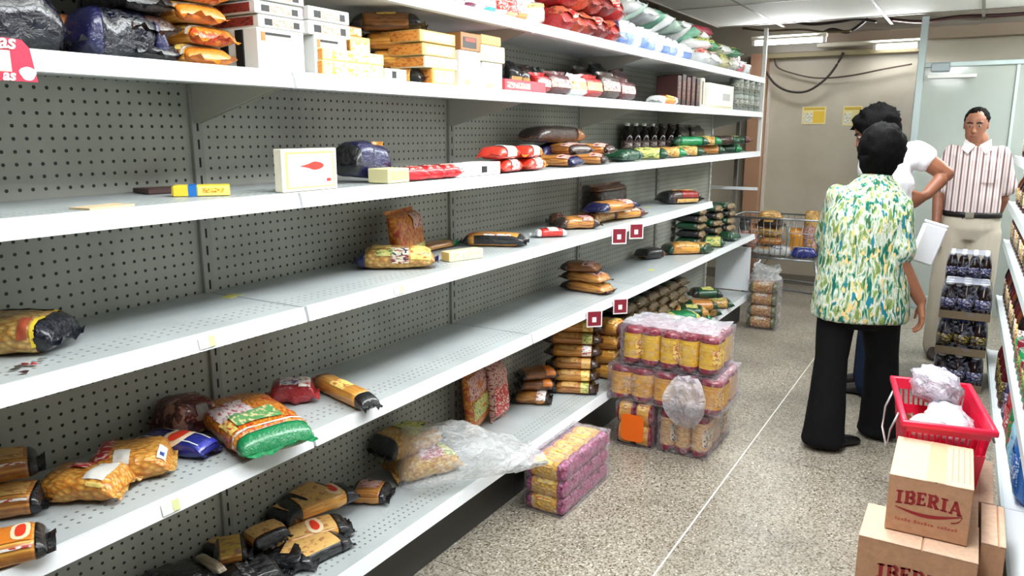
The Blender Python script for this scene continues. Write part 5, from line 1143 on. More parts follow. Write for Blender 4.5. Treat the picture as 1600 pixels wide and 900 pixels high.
# ================================================================== shopping trolley by the back wall
GR = plain((150, 154, 158), .3, .7)
ty = 7.35; xa_ = PY(1150, 400, ty).x; xb_ = PY(1292, 400, ty).x
tr = thing('shopping_trolley', 'grey wire shopping trolley loaded with goods by the back wall', 'trolley', ((xa_+xb_)/2, ty, 0))
Lx = (xb_-xa_)/2; 
def wire(pts, r, nm, mt=GR): return MB().tube(pts, r, 6).build(nm, mt, tr, True)
zb0, zb1, wy = .42, .78, .24
for z, ex in ((zb1, 0), (zb0, -.08)):
    a_ = Lx+ex; wire([(-a_, -wy, z), (a_, -wy, z), (a_, wy, z), (-a_, wy, z), (-a_, -wy, z)], .009, 'basket_rail')
for sg in (-1, 1):
    for i in range(15):
        s = -1+2*i/14; wire([(s*Lx, sg*wy, zb1), (s*(Lx-.08), sg*wy, zb0)], .0035, 'basket_wire')
    for j in (1, 2): wire([(-Lx+.026*j, sg*wy, zb1-.12*j), (Lx-.026*j, sg*wy, zb1-.12*j)], .0035, 'basket_wire')
    wire([(Lx-.02, sg*wy, zb1), (Lx+.08, sg*wy, .98)], .011, 'handle_post')
    wire([(Lx-.06, sg*wy, zb0), (Lx-.02, sg*wy, .2), (Lx-.02, sg*wy, .13), (-Lx+.15, sg*wy*.9, .16), (-Lx+.3, sg*wy*.9, zb0)], .011, 'frame_leg')
for i in range(9):
    s = -1+2*i/8
    for e in (-1, 1): wire([(e*Lx, s*wy, zb1), (e*(Lx-.08), s*wy, zb0)], .0035, 'basket_wire')
    wire([(-Lx+.08, s*wy, zb0), (Lx-.08, s*wy, zb0)], .0035, 'basket_wire')
wire([(Lx+.08, -wy, .98), (Lx+.08, wy, .98)], .014, 'handle', plain((60, 60, 66), .4))
for sx_ in (Lx-.02, -Lx+.17):
    for sg in (-1, 1):
        c = MB(); c.tube([(sx_, sg*wy*.92-.014, .055), (sx_, sg*wy*.92+.014, .055)], .055, 14); c.build('wheel', plain((30, 30, 32), .5), tr, True)
        MB().rbox(sx_-.02, sx_+.02, sg*wy*.92-.022, sg*wy*.92+.022, .09, .15, .004).build('wheel_fork', GR, tr)
def tx(u): return PY(u, 380, ty).x
for i, (u, w_, h_, mt, nm, zz) in enumerate([(1166, .1, .30, film((70, 66, 66), .6), 'tall grey packet at the left end of the trolley', .43), (1180, .09, .26, film((190, 130, 96), .5), 'peach packet standing beside the tall grey one in the trolley', .43),
        (1248, .13, .24, film((236, 160, 50), .5), 'orange bag standing near the right end of the trolley', .43), (1268, .12, .40, PENP, 'tall pasta bag at the right end of the trolley', .43)]):
    bag('grocery_packet', nm, 'packet', (tx(u), ty-.08, zz), (0, 0, -PI/2+.15*math.sin(i*3)), h_, w_, .09, mt, stand=True, lod=1, lump=.01, labs=((-.5, .4, .1, .9, LBP),) if i != 2 else ())
for i, (u, z, mt, nm) in enumerate([(1200, .43, WHF, 'white packet at the bottom of the trolley'), (1206, .52, SPAG, 'tan packet second from below in the trolley'), (1203, .60, PENP, 'cream packet third from below in the trolley'), (1204, .68, BRN, 'dark packet under the top cream one in the trolley'), (1202, .75, PENP, 'cream packet topmost in the trolley')]):
    bag('grocery_packet', nm, 'packet', (tx(u), ty-.04, z), (0, 0, .2*math.sin(i*2)), .22, .2, .075, mt, lod=1, lump=.008, labs=((-.4, .4, .1, .9, LBT),))
bag('grocery_packet', 'navy packet low at the right end of the trolley', 'packet', (tx(1262), ty-.16, .435), (0, 0, .2), .22, .12, .1, film((30, 44, 140), .5), lod=1, lump=.01)
bag('grocery_packet', 'small white and navy packet low in the middle of the trolley', 'packet', (tx(1226), ty-.14, .435), (0, 0, .1), .2, .13, .09, WHF, lod=1, lump=.01, labs=((-.6, .2, .1, .9, printed((220, 222, 226), (40, 50, 90), None, 20)),))
# ================================================================== people
def remesh(vs, fs, voxel, smooth, name, disp=None):
    me = bpy.data.meshes.new(name+'_src'); me.from_pydata([tuple(v) for v in vs], [], fs); me.update()
    o = bpy.data.objects.new(name+'_src', me); COL.objects.link(o)
    m = o.modifiers.new('r', 'REMESH'); m.mode = 'VOXEL'; m.voxel_size = voxel; m.adaptivity = 0.0
    s = o.modifiers.new('s', 'SMOOTH'); s.factor = 0.5; s.iterations = smooth
    dg = bpy.context.evaluated_depsgraph_get(); nm = bpy.data.meshes.new_from_object(o.evaluated_get(dg))
    bpy.data.objects.remove(o); bpy.data.meshes.remove(me); nm.name = name
    if disp:
        nm.update(); cos = [v.co.copy() for v in nm.vertices]; nor = [v.normal.copy() for v in nm.vertices]
        for v, c, n in zip(nm.vertices, cos, nor): v.co = c+n*disp(c)
    nm.polygons.foreach_set('use_smooth', [True]*len(nm.polygons)); nm.update(); return nm
def link_mesh(name, me, mat, parent):
    me.materials.clear(); me.materials.append(mat); o = bpy.data.objects.new(name, me); COL.objects.link(o); o.parent = parent; return o
def oval(mb, rings, n=20):
    """closed loft through (centre, right-vector*rx, fwd-vector*ry) rings"""
    b = len(mb.v)
    for c, ax, ay in rings:
        for k in range(n): t = 2*PI*k/n; mb.v.append(Vector(c)+Vector(ax)*math.cos(t)+Vector(ay)*math.sin(t))
    for i in range(len(rings)-1):
        for k in range(n): mb.f.append((b+i*n+k, b+i*n+(k+1) % n, b+(i+1)*n+(k+1) % n, b+(i+1)*n+k))
    mb.f.append(tuple(b+k for k in range(n))[::-1]); mb.f.append(tuple(b+(len(rings)-1)*n+k for k in range(n)))
def limb(mb, pts, radii, n=12):
    P, R = [Vector(pts[0])], [radii[0]]
    for i in range(len(pts)-1):
        for s in (0.25, 0.5, 0.75, 1.0): P.append(Vector(pts[i]).lerp(Vector(pts[i+1]), s)); R.append(radii[i]+(radii[i+1]-radii[i])*s)
    mb.tube(P, 0, n, True, R)
    for p, r in zip(pts, radii): mb.ball(p, r, r, r, 10, 6)
def torso(mb, hip, neck, rt, fw, spec):
    hip, neck = Vector(hip), Vector(neck); rg_ = []
    for s, rx, ry, off in spec: rg_.append((hip.lerp(neck, s)+fw*off, rt*rx, fw*ry))
    oval(mb, rg_)
def hand(mb, wrist, d, palm_n, side, size=1.0, curl=0.35):
    """palm and five fingers; d = direction of the hand, palm_n = way the palm faces, side = way the thumb leaves"""
    d = Vector(d).normalized(); side = Vector(side); side = (side-d*side.dot(d)).normalized(); pn = Vector(palm_n); pn = (pn-d*pn.dot(d)-side*pn.dot(side)).normalized()
    w_ = Vector(wrist)
    oval(mb, [(w_-d*.02*size, side*.024*size, pn*.018*size), (w_+d*.02*size, side*.034*size, pn*.017*size), (w_+d*.055*size, side*.042*size, pn*.015*size), (w_+d*.085*size, side*.040*size, pn*.012*size)], 12)
    for i, L in enumerate((.072, .080, .075, .058)):
        b0 = w_+d*.078*size+side*(.030-.0205*i)*size
        d1 = (d+pn*curl*.6).normalized(); d2 = (d+pn*curl*1.6).normalized(); d3 = (d*.7+pn*curl*2.6).normalized()
        p1 = b0+d1*L*.45*size; p2 = p1+d2*L*.32*size; p3 = p2+d3*L*.23*size
        limb(mb, [b0, p1, p2, p3], [.0095*size, .0088*size, .008*size, .0068*size], 8)
    b0 = w_+d*.022*size+side*.028*size; p1 = b0+(d*.6+side*.75+pn*.2).normalized()*.035*size; p2 = p1+(d+side*.25+pn*.35).normalized()*.03*size; p3 = p2+(d+pn*.3).normalized()*.022*size
    limb(mb, [b0, p1, p2, p3], [.013*size, .0115*size, .0095*size, .0075*size], 8)
def head(mb, c, f, u, s=1.0):
    """skull with jaw, nose, brow, lips and ears; c = head centre, f = facing, u = crown direction"""
    f = Vector(f).normalized(); u = Vector(u); u = (u-f*u.dot(f)).normalized(); r = f.cross(u).normalized(); c = Vector(c)
    R = []
    for z, rx, ry, off in ((-.118, .022, .022, .048), (-.108, .036, .040, .038), (-.085, .052, .064, .022), (-.055, .062, .080, .006), (-.02, .069, .090, -.002), (.02, .074, .096, -.006), (.055, .073, .094, -.008), (.085, .062, .080, -.010), (.105, .042, .056, -.012), (.116, .015, .02, -.012)):
        R.append((c+u*z*s+f*off*s, r*rx*s, f*ry*s))
    oval(mb, R, 22)
    limb(mb, [c+f*.086*s+u*.012*s, c+f*.100*s-u*.018*s, c+f*.106*s-u*.032*s], [.008*s, .010*s, .0135*s], 8)
    for sg in (-1, 1):
        mb.ball(c+f*.096*s-u*.037*s+r*sg*.012*s, .008*s, .008*s, .007*s, 8, 6)
        oval(mb, [(c+r*sg*(.066)*s-f*.012*s+u*.0*s, f*.016*s, u*.028*s), (c+r*sg*.082*s-f*.018*s+u*.002*s, f*.018*s, u*.032*s)], 12)
        limb(mb, [c+f*.078*s+u*.026*s+r*sg*.012*s, c+f*.074*s+u*.028*s+r*sg*.045*s], [.009*s, .008*s], 6)
    limb(mb, [c+f*.083*s-u*.062*s-r*.018*s, c+f*.089*s-u*.062*s, c+f*.083*s-u*.062*s+r*.018*s], [.006*s, .008*s, .006*s], 6)
    limb(mb, [c+f*.080*s-u*.074*s-r*.015*s, c+f*.086*s-u*.074*s, c+f*.080*s-u*.074*s+r*.015*s], [.006*s, .0085*s, .006*s], 6)
    return r, f, u
def face(root, c, f, u, s, lipc, browc=(26, 18, 14), moustache=False):
    f = Vector(f).normalized(); u = Vector(u); u = (u-f*u.dot(f)).normalized(); r = f.cross(u).normalized(); c = Vector(c)
    for sg in (-1, 1):
        e = MB(); e.ball((0, 0, 0), .011*s, .011*s, .0075*s, 12, 8); pos = c+f*.0795*s+u*.006*s+r*sg*.031*s
        eo = e.build('eye', plain((186, 172, 160), .35), root, True, pos)
        i_ = MB(); i_.ball(f*.0075*s, .0062*s, .0055*s, .0062*s, 10, 6); i_.build('iris', plain((34, 20, 14), .2), eo, True)
        b = MB(); limb(b, [c+f*.089*s+u*.026*s+r*sg*.014*s, c+f*.089*s+u*.032*s+r*sg*.032*s, c+f*.078*s+u*.027*s+r*sg*.050*s], [.0045*s, .005*s, .003*s], 6); b.build('eyebrow', plain(browc, .8), root, True)
    l = MB(); limb(l, [c+f*.088*s-u*.067*s-r*.02*s, c+f*.0955*s-u*.066*s, c+f*.088*s-u*.067*s+r*.02*s], [.003*s, .0052*s, .003*s], 6); l.build('lips', plain(lipc, .5), root, True)
def hair_cap(root, c, f, u, rx, ry, rz, back, up_, mat, amp, fr, seed, voxel=.006, cut=None):
    f = Vector(f).normalized(); u = Vector(u); u = (u-f*u.dot(f)).normalized(); r = f.cross(u).normalized(); c = Vector(c); m = MB(); n, k_ = 40, 26
    for i in range(k_+1):
        th = PI*i/k_
        for k in range(n):
            ph = 2*PI*k/n; d = Vector((max(math.sin(th), .01)*math.cos(ph), max(math.sin(th), .01)*math.sin(ph), math.cos(th)))
            q = 1+amp*(noise.noise(d*fr+Vector((seed, 1, 2)))+.6*noise.noise(d*fr*2.6+Vector((seed, 5, 2)))+.35*noise.noise(d*fr*6+Vector((seed, 5, 9))))
            x, y, z = d.x*rx*q, d.y*ry*q, d.z*rz*q
            if y > 0 and z < cut[0]: y = min(y, cut[1]+max(0, z+.02)*.3)          # leave the face free
            m.v.append(c+r*x+f*(y-back)+u*(z+up_))
    for i in range(k_):
        for k in range(n): m.f.append((i*n+k, (i+1)*n+k, (i+1)*n+(k+1) % n, i*n+(k+1) % n))
    return m.build('hair', mat, root, True)
def shoe(mb, ankle, d, L=.25, w=.045):
    d = Vector((d[0], d[1], 0)).normalized(); s = Vector((-d.y, d.x, 0)); b = Vector((ankle[0], ankle[1], 0))-d*.06
    rg_ = []
    for t, ww, hh in ((0, .5, .05), (.08, .75, .075), (.25, .8, .085), (.45, .85, .07), (.65, 1.05, .05), (.85, .95, .04), (.97, .55, .03), (1, .25, .022)):
        rg_.append((b+d*L*t+Vector((0, 0, hh/2+.002)), s*w*ww, Vector((0, 0, hh/2))))
    oval(mb, rg_, 14)
def skinmat(c):
    k = ('skin', tuple(c))
    if k not in _mats:
        m, nt, b = newmat('skin'); setp(b, Roughness=0.5, Subsurface_Weight=0.08); b.inputs['Subsurface Radius'].default_value = (.02, .008, .004)
        nt.links.new(ramp(nt, ntex(nt, objcoord(nt), 14, 3), [(.3, tuple(x*.9 for x in c)), (.7, c)]), b.inputs['Base Color']); _mats[k] = m
    return _mats[k]
def hairmat(c=(8, 7, 7)):
    k = ('hair', c)
    if k not in _mats:
        m, nt, b = newmat('hair'); setp(b, Base_Color=lin(c), Roughness=0.8); b.inputs['Specular IOR Level'].default_value = .08
        bump(nt, b, ntex(nt, objcoord(nt, (90, 90, 16)), 1.0, 3), .6, .01); _mats[k] = m
    return _mats[k]
def cloth(col, folds=0.0, sc=(10, 10, 3)):
    k = ('cloth', tuple(col), folds)
    if k not in _mats:
        m, nt, b = newmat('cloth'); setp(b, Base_Color=lin(col), Roughness=0.85); b.inputs['Specular IOR Level'].default_value = .2
        if folds: bump(nt, b, ntex(nt, objcoord(nt, sc), 1.0, 3, .5, .6), folds, .03)
        _mats[k] = m
    return _mats[k]
V = Vector

# ---- woman in the patterned blouse, seen from behind
W0 = V((-0.43, 3.98, 0))
wo = thing('person', 'person in a green patterned blouse and black flared trousers, seen from behind', 'person', W0)
def L_(p): return V(p)-W0
fw = V((-.18, 1, 0)).normalized(); rt = V((1, .18, 0)).normalized()
hipc = L_((-.425, 3.99, .80)); neck = L_((-.415, 4.03, 1.335)); hd = L_(PY(1376, 236, 4.07))
sL, sR = L_(PY(1309, 306, 3.98)), L_(PY(1406, 322, 4.0)); eL, eR = L_(PY(1292, 385, 4.12)), L_(PY(1406, 408, 3.97)); wL, wR = L_(PY(1300, 400, 4.36)), L_(PY(1438, 470, 4.06))
hL, hR = L_((-.515, 3.97, .80)), L_((-.335, 4.0, .80)); kL, kR = L_((-.525, 3.93, .46)), L_((-.315, 4.1, .46)); aL, aR = L_((-.525, 3.90, .08)), L_((-.300, 4.19, .08))
SKW = skinmat((176, 118, 88))
b = MB()
torso(b, hipc, neck, rt, fw, [(-.12, .10, .08, 0), (0, .165, .125, 0), (.25, .15, .115, 0), (.5, .155, .115, .005), (.75, .16, .1, 0), (.9, .11, .075, 0), (1.0, .055, .055, 0)])
limb(b, [neck-V((0, 0, .05)), neck+V((-.0, .02, .03)), hd-V((0, .0, .06))], [.062, .054, .056])
hf, hu = V((-.35, 1, -.35)), V((-.05, .25, 1)); head(b, hd, hf, hu, 1.0)
for s_, e_, w_ in ((sL, eL, wL), (sR, eR, wR)): limb(b, [s_, e_, w_], [.040, .040, .028])
hand(b, wR+V((.005, 0, -.012)), (.12, .1, -1), (-1, .2, 0), (-.2, 1, 0), 1.0, .45)
hand(b, wL+V((0, .01, 0)), (.1, 1, -.15), (0, 0, -1), (1, 0, 0), 1.0, .6)
for h_, k_, a_ in ((hL, kL, aL), (hR, kR, aR)): limb(b, [h_, k_, a_, a_-V((0, 0, .04))], [.085, .056, .04, .038])
link_mesh('body', remesh(b.v, b.f, .0065, 4, 'body'), SKW, wo); face(wo, hd, hf, hu, 1.0, (150, 80, 74))
hair_cap(wo, hd, hf, hu, .105, .116, .119, .018, .010, hairmat(), .09, 3.6, 3.0, cut=(.03, .06))
nh = MB(); oval(nh, [(hd-hu.normalized()*.02-V((0, .05, 0)), V((.088, 0, 0)), V((0, .06, 0))), (hd-V((0, .045, .075)), V((.082, 0, 0)), V((0, .05, 0))), (hd-V((0, .04, .115)), V((.06, 0, 0)), V((0, .035, 0)))], 18); nh.build('nape_hair', hairmat(), wo, True)
# blouse
bm_, bnt, bb = newmat('patterned_blouse'); setp(bb, Roughness=.8); bb.inputs['Specular IOR Level'].default_value = .2
v_ = objcoord(bnt, (46, 46, 15))
cA = ramp(bnt, ntex(bnt, v_, 1.0, 2, .5, .4), [(0.0, (26, 100, 88)), (.38, (92, 146, 116)), (.43, (176, 190, 168)), (.49, (206, 211, 200)), (.555, (158, 174, 124)), (.62, (118, 144, 78))], True)
cB = mixc(bnt, math2(bnt, 'GREATER_THAN', ntex(bnt, objcoord(bnt, (56, 56, 11)), 1.0, 1, .5, .2), .64), cA, (62, 104, 70))
cC = mixc(bnt, math2(bnt, 'GREATER_THAN', ntex(bnt, objcoord(bnt, (40, 40, 16)), 1.3, 1, .5, .2), .645), cB, (226, 196, 130))
cD = mixc(bnt, math2(bnt, 'LESS_THAN', ntex(bnt, objcoord(bnt, (48, 48, 11)), 1.1, 1, .5, .2), .335), cC, (34, 120, 140))
bnt.links.new(cD, bb.inputs['Base Color']); bump(bnt, bb, ntex(bnt, objcoord(bnt, (9, 9, 3)), 1.0, 3, .5, .8), .5, .03)
t_ = MB()
hem = hipc-V((0, 0, .135))
rgs = []
for z, rx, ry, cx, cy in ((.660, .222, .165, -.425, 3.985), (.70, .222, .165, -.425, 3.985), (.80, .215, .16, -.425, 3.99), (.90, .205, .15, -.425, 3.995), (1.0, .20, .145, -.425, 4.0), (1.1, .20, .14, -.423, 4.0), (1.17, .192, .13, -.42, 4.0), (1.24, .158, .115, -.418, 4.005), (1.295, .115, .088, -.416, 4.015), (1.335, .075, .075, -.414, 4.03)):
    rgs.append((L_((cx, cy, z)), rt*rx, fw*ry))
oval(t_, rgs, 28)
for s_, e_ in ((sL, eL), (sR, eR)):
    q = V(s_).lerp(V(e_), .82); limb(t_, [s_+(V(neck)-V(s_))*.25+V((0, 0, -.03)), s_, V(s_).lerp(V(e_), .5), q], [.058, .056, .064, .072], 16)
def wfold(c): return .006*noise.noise(V((c.x*16, c.y*16, c.z*4)))+.003*noise.noise(V((c.x*40, c.y*40, c.z*14)))
link_mesh('blouse', remesh(t_.v, t_.f, .009, 5, 'blouse', wfold), bm_, wo)
col_ = MB(); oval(col_, [(L_((-.414, 4.02, 1.30)), V((.09, 0, 0)), V((0, .085, 0))), (L_((-.412, 4.035, 1.345)), V((.072, 0, 0)), V((0, .07, 0))), (L_((-.411, 4.04, 1.352)), V((.06, 0, 0)), V((0, .058, 0)))], 20); col_.build('collar', bm_, wo, True)
tr_ = MB(); oval(tr_, [(L_((-.425, 3.99, .62)), rt*.12, fw*.1), (L_((-.425, 3.985, .68)), rt*.188, fw*.14), (L_((-.425, 3.985, .80)), rt*.18, fw*.135)], 22)
for sg, h_, k_, a_ in ((-1, hL, kL, aL), (1, hR, kR, aR)):
    h2 = V(h_)+V((0, 0, -.08))
    limb(tr_, [h2, h2.lerp(V(k_), .5), k_, V(k_).lerp(V(a_), .5), V(a_)+V((0, 0, .0)), V(a_)-V((0, 0, .045))], [.098, .088, .076, .086, .102, .108], 18)
tv = [V((p.x, p.y, max(p.z, .018))) for p in tr_.v]
def tfold(c): return .005*noise.noise(V((c.x*20, c.y*20, c.z*5)))
link_mesh('trousers', remesh(tv, tr_.f, .009, 5, 'trousers', tfold), cloth((15, 15, 17), .3), wo)
sh = plain((14, 13, 14), .35)
for a_, d_ in ((aL, (.75, .75)), (aR, (-.1, 1))):
    s_ = MB(); shoe(s_, (a_.x, a_.y), d_, .27); s_.build('shoe', sh, wo, True)
# white paper bag hanging beyond her arm
pa_ = PY(1443, 382, 4.35)
tb = thing('paper_bag', 'white paper bag held behind the blouse of the woman', 'paper bag', (pa_.x-.01, 4.4, pa_.z-.10), (0, .28, .3))
MB().rbox(-.055, .055, -.025, .025, 0, .2, .008).build('bag_body', plain((226, 226, 232), .7), tb)
MB().rbox(-.055, .055, -.018, .018, .2, .215, .004).build('folded_top', plain((216, 216, 224), .7), tb)

# ---- man in the white T-shirt, bent over behind her
M0 = V((-.43, 4.9, 0)); ma = thing('person', 'person with curly dark hair in a white T-shirt, hand on hip', 'person', M0)
def L2(p): return V(p)-M0
hd = L2(PY(1366, 206, 4.88)); hipc = L2((-.40, 4.93, .93)); neck = L2((-.455, 4.9, 1.45))
fw = V((-1, .1, 0)).normalized(); rt = V((.1, 1, 0)).normalized()
sR, sL = L2(PY(1432, 240, 4.98)), L2((-.50, 4.72, 1.40)); sR = V((sR.x, sR.y, sR.z))
eR, wR = L2(PY(1478, 272, 5.0)), L2(PY(1449, 303, 4.92)); eL, wL = L2((-.53, 4.64, 1.14)), L2((-.56, 4.66, .98))
hipA, hipB = L2((-.40, 4.84, .93)), L2((-.40, 5.02, .93)); kA, kB = L2((-.43, 4.84, .50)), L2((-.45, 5.02, .50)); aA, aB = L2((-.43, 4.84, .08)), L2((-.47, 5.02, .08))
SKM = skinmat((142, 88, 62)); b = MB()
torso(b, hipc, neck, rt, fw, [(-.12, .10, .08, 0), (0, .16, .11, 0), (.3, .15, .11, 0), (.6, .17, .12, .01), (.82, .18, .105, 0), (.93, .12, .08, 0), (1.0, .06, .058, 0)])
limb(b, [neck-V((0, 0, .05)), neck+V((-.03, 0, .04)), hd+V((.02, 0, -.06))], [.066, .06, .06])
hf, hu = V((-1, -.25, -.55)), V((-.45, 0, 1)); head(b, hd, hf, hu, 1.02)
limb(b, [sR, eR, wR], [.058, .044, .032]); limb(b, [sL, eL, wL], [.056, .043, .031])
hand(b, wR+V((-.012, -.01, -.01)), (-.75, -.2, -.5), (-.4, 0, .6), (0, -.4, 1), 1.08, .3)
hand(b, wL+V((0, 0, -.01)), (-.1, .1, -1), (1, .2, 0), (-.4, 1, 0), 1.0, .5)
for h_, k_, a_ in ((hipA, kA, aA), (hipB, kB, aB)): limb(b, [h_, k_, a_, a_-V((0, 0, .04))], [.085, .058, .042, .04])
link_mesh('body', remesh(b.v, b.f, .0065, 4, 'body'), SKM, ma); face(ma, hd, hf, hu, 1.02, (130, 66, 58))
hair_cap(ma, hd, hf, hu, .122, .128, .118, .022, .026, hairmat(), .16, 3.2, 8.0, cut=(.045, .088))
t_ = MB(); rgs = []
for s, rx, ry in ((-.16, .175, .13), (-.05, .175, .13), (.15, .17, .128), (.4, .175, .13), (.65, .19, .135), (.82, .185, .12), (.93, .12, .09), (.985, .075, .072)): rgs.append((hipc.lerp(neck, s), rt*rx, fw*ry))
oval(t_, rgs, 24)
for s_, e_ in ((sR, eR), (sL, eL)): limb(t_, [V(s_)+(neck-V(s_))*.3-V((0, 0, .03)), s_, V(s_).lerp(V(e_), .22)], [.08, .076, .074], 14)
def mfold(c): return .010*noise.noise(V((c.x*12+c.z*9, c.y*14, c.z*7-c.x*10)))
link_mesh('t_shirt', remesh(t_.v, t_.f, .009, 4, 't_shirt', mfold), cloth((232, 230, 236), .4, (8, 8, 8)), ma)
tr_ = MB(); oval(tr_, [(hipc-V((0, 0, .12)), rt*.12, fw*.1), (hipc-V((0, 0, .05)), rt*.17, fw*.125), (hipc+V((0, 0, .05)), rt*.165, fw*.12)], 20)
for h_, k_, a_ in ((hipA, kA, aA), (hipB, kB, aB)): limb(tr_, [V(h_)-V((0, 0, .04)), k_, V(a_)-V((0, 0, .02))], [.095, .075, .07], 16)
link_mesh('jeans', remesh(tr_.v, tr_.f, .010, 4, 'jeans', tfold), cloth((30, 46, 74), .3), ma)
for a_ in (aA, aB):
    s_ = MB(); shoe(s_, (a_.x, a_.y), (-1, .1), .28); s_.build('shoe', plain((40, 36, 34), .5), ma, True)

# ---- man in the striped shirt at the back
S0 = V((-.02, 6.05, 0)); ms = thing('person', 'person in a striped shirt and cream trousers at the back, facing the camera', 'person', S0)
def L3(p): return V(p)-S0
hd = L3(PY(1525, 196, 6.03)); hipc = L3((-.005, 6.05, .95)); neck = L3((-.018, 6.05, 1.46)); fw = V((-.08, -1, 0)).normalized(); rt = V((-1, .08, 0)).normalized()
sA, sB = L3((-.16, 6.05, 1.40)), L3((.12, 6.05, 1.40)); eA, wA = L3((-.215, 6.08, 1.16)), L3((-.205, 5.98, .94)); eB, wB = L3((.175, 6.10, 1.16)), L3((.14, 6.2, .98))
hA, hB = L3((-.09, 6.05, .93)), L3((.08, 6.05, .93)); kA, kB = L3((-.12, 6.04, .50)), L3((.09, 6.04, .50)); aA, aB = L3((-.13, 6.06, .08)), L3((.10, 6.06, .08))
SKS = skinmat((158, 104, 78)); b = MB()
torso(b, hipc, neck, rt, fw, [(-.12, .10, .08, 0), (0, .155, .115, 0), (.3, .155, .12, .01), (.6, .15, .11, .01), (.82, .145, .10, 0), (.93, .10, .075, 0), (1.0, .056, .055, 0)])
limb(b, [neck-V((0, 0, .05)), neck+V((0, -.005, .04)), hd-V((0, -.01, .06))], [.066, .06, .06])
hf, hu = V((-.1, -1, -.12)), V((0, -.1, 1)); head(b, hd, hf, hu, .9)
limb(b, [sA, eA, wA], [.05, .041, .030]); limb(b, [sB, eB, wB], [.05, .041, .030])
hand(b, wA+V((0, -.004, -.012)), (.02, -.2, -1), (1, 0, 0), (0, -1, 0), 1.08, .4); hand(b, wB+V((-.01, .01, -.01)), (-.5, .4, -.75), (-.3, -1, 0), (1, 0, 0), 1.08, .4)
for h_, k_, a_ in ((hA, kA, aA), (hB, kB, aB)): limb(b, [h_, k_, a_, a_-V((0, 0, .04))], [.085, .058, .042, .04])
link_mesh('body', remesh(b.v, b.f, .0065, 3, 'body'), SKS, ms); face(ms, hd, hf, hu, .9, (130, 70, 62))
hair_cap(ms, hd, hf, hu, .073, .086, .078, .022, .040, hairmat(), .07, 3.5, 5.0, cut=(.034, .045))
sm, snt, sb = newmat('striped_shirt'); setp(sb, Roughness=.8)
tc_ = snt.nodes.new('ShaderNodeTexCoord'); sx_ = snt.nodes.new('ShaderNodeSeparateXYZ'); snt.links.new(tc_.outputs['Object'], sx_.inputs[0])
fr_ = math2(snt, 'FRACT', math2(snt, 'MULTIPLY', sx_.outputs[0], 26.0), None)
c1 = mixc(snt, math2(snt, 'LESS_THAN', fr_, .26), (232, 222, 220), (128, 98, 96)); fr2 = math2(snt, 'FRACT', math2(snt, 'ADD', math2(snt, 'MULTIPLY', sx_.outputs[0], 26.0), .45), None)
snt.links.new(mixc(snt, math2(snt, 'LESS_THAN', fr2, .10), c1, (206, 150, 150)), sb.inputs['Base Color'])
t_ = MB(); rgs = []
for s, rx, ry in ((.03, .155, .12), (.12, .168, .132), (.35, .166, .134), (.6, .16, .13), (.8, .152, .115), (.92, .108, .085), (.985, .072, .07)): rgs.append((hipc.lerp(neck, s), rt*rx, fw*ry))
oval(t_, rgs, 24)
for s_, e_ in ((sA, eA), (sB, eB)): limb(t_, [V(s_)+(neck-V(s_))*.3-V((0, 0, .03)), s_, V(s_).lerp(V(e_), .45), V(s_).lerp(V(e_), .9)], [.068, .060, .062, .066], 14)
link_mesh('shirt', remesh(t_.v, t_.f, .009, 4, 'shirt', mfold), sm, ms)
for sg in (-1, 1):
    cl = MB(); cl.add([neck+V((sg*.012, -.078, .0)), neck+V((sg*.075, -.03, .035)), neck+V((sg*.085, -.085, -.03)), neck+V((sg*.05, -.112, -.06)),
                       neck+V((sg*.012, -.083, .0)), neck+V((sg*.075, -.035, .04)), neck+V((sg*.085, -.09, -.025)), neck+V((sg*.05, -.118, -.055))], [(0, 1, 2, 3), (7, 6, 5, 4), (0, 4, 5, 1), (1, 5, 6, 2), (2, 6, 7, 3), (3, 7, 4, 0)]); cl.build('collar', cloth((232, 224, 222)), ms)
pk = MB(); pk.rbox(.045, .125, -.148, -.142, 1.24-.02, 1.33-.02, .002); pk.build('shirt_pocket', sm, ms)
tr_ = MB(); oval(tr_, [(hipc-V((0, 0, .12)), rt*.13, fw*.1), (hipc-V((0, 0, .04)), rt*.178, fw*.13), (hipc+V((0, 0, .07)), rt*.168, fw*.125)], 20)
for h_, k_, a_ in ((hA, kA, aA), (hB, kB, aB)): limb(tr_, [V(h_)-V((0, 0, .04)), k_, V(a_)-V((0, 0, .02))], [.102, .09, .082], 16)
link_mesh('trousers', remesh(tr_.v, tr_.f, .010, 4, 'trousers', tfold), cloth((206, 196, 178), .3), ms)
be = MB(); n_ = 28; bz = hipc.z+.055
for z in (bz-.018, bz+.018):
    for rr in (1.0, 1.03):
        for k in range(n_): a_ = 2*PI*k/n_; q = hipc+rt*.172*rr*math.cos(a_)+fw*.130*rr*math.sin(a_); be.v.append(V((q.x, q.y, z)))
for k in range(n_):
    j = (k+1) % n_; be.f += [(n_+k, n_+j, 3*n_+j, 3*n_+k), (j, k, 2*n_+k, 2*n_+j), (2*n_+k, 3*n_+k, 3*n_+j, 2*n_+j), (k, j, n_+j, n_+k)]
bo = be.build('belt', plain((24, 20, 20), .4), ms, True)
fq = hipc+fw*.137; MB().rbox(fq.x-.025, fq.x+.025, fq.y-.006, fq.y+.003, bz-.018, bz+.018, .002).build('buckle', plain((190, 186, 170), .3, .8), bo)
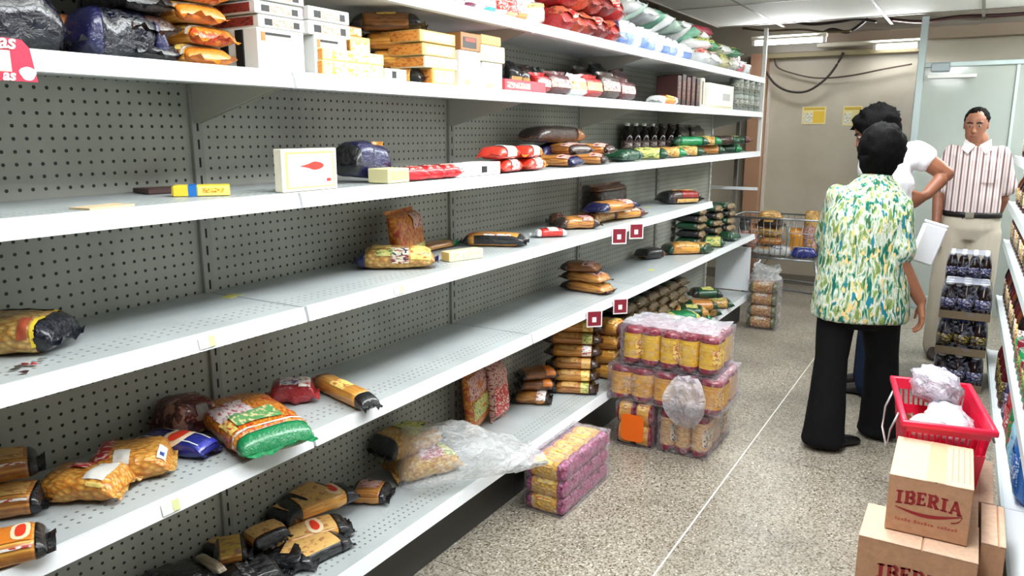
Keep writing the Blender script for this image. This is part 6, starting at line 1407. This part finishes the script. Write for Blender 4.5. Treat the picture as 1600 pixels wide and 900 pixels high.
for a_ in (aA, aB):
    s_ = MB(); shoe(s_, (a_.x, a_.y), (0, -1), .28); s_.build('shoe', plain((44, 34, 28), .5), ms, True)
# ================================================================== keep the goods clear of the pegboard behind them
bpy.context.view_layer.update()
def span_x(o):
    xs_ = []
    for c in [o]+list(o.children_recursive):
        if c.type == 'MESH': xs_ += [(c.matrix_world @ Vector(q)).x for q in c.bound_box]
    return (min(xs_), max(xs_)) if xs_ else (0, 0)
for o in list(COL.objects):
    if o.parent is None and o.get('category') in ('pasta bag', 'snack packet', 'rice bag', 'box', 'packet', 'bottle', 'tin', 'plastic sack') and -1.95 < o.location.x < -1.3 and o.location.z > 0.2:
        lo, hi = span_x(o)
        if lo < -1.877: o.location.x += -1.877-lo

# groups of repeats
import re
stem = {}
for o in COL.objects:
    if o.parent is None and 'label' in o and 'group' not in o:
        lb = o['label']
        if 'on the right run' in lb and o.name.split('.')[0] in ('tin_can', 'sauce_bottle'): o['group'] = o.name.split('.')[0].replace('_', ' ')+'s on the right shelving run'; continue
        if 'snack bag on the top shelf,' in lb: o['group'] = 'snack bags on the top shelf'; continue
        k = re.sub(r"\b("+'|'.join(sorted(ORD, key=len, reverse=True))+r"|lowest|topmost|lower|upper|left|middle|right)\b,?( layer| stack| row| up)?( from( the)? (left|bottom|near end))?( of (two|three|four|six))?", '', lb)
        k = re.sub(r"\s+", ' ', k.replace(' ,', ',')).strip(' ,')
        for x_, y_ in ((' in the at the', ' at the'), (', in the', ''), (' in the of the', ' of the'), (', of those on the box', ''), (', on the box', ''), (', of the rear stack', ' in the rear stack'), (' standing of a pair near the', ' near the'), (' far on the tier', ' far along the tier'), (' at the far of the tier', ' at the far end of the tier'), (', of a pair', ''), (', from below', ''), (' the tier', ' its tier'), (' of its boxes', ''), (', of those on the right box', ''), (', on the right box', '')): k = k.replace(x_, y_)
        stem.setdefault((o.name.split('.')[0], k), []).append(o)
for (nm_, k), os_ in stem.items():
    if len(os_) > 1:
        for o in os_: o['group'] = nm_.replace('_', ' ')+' group: '+k
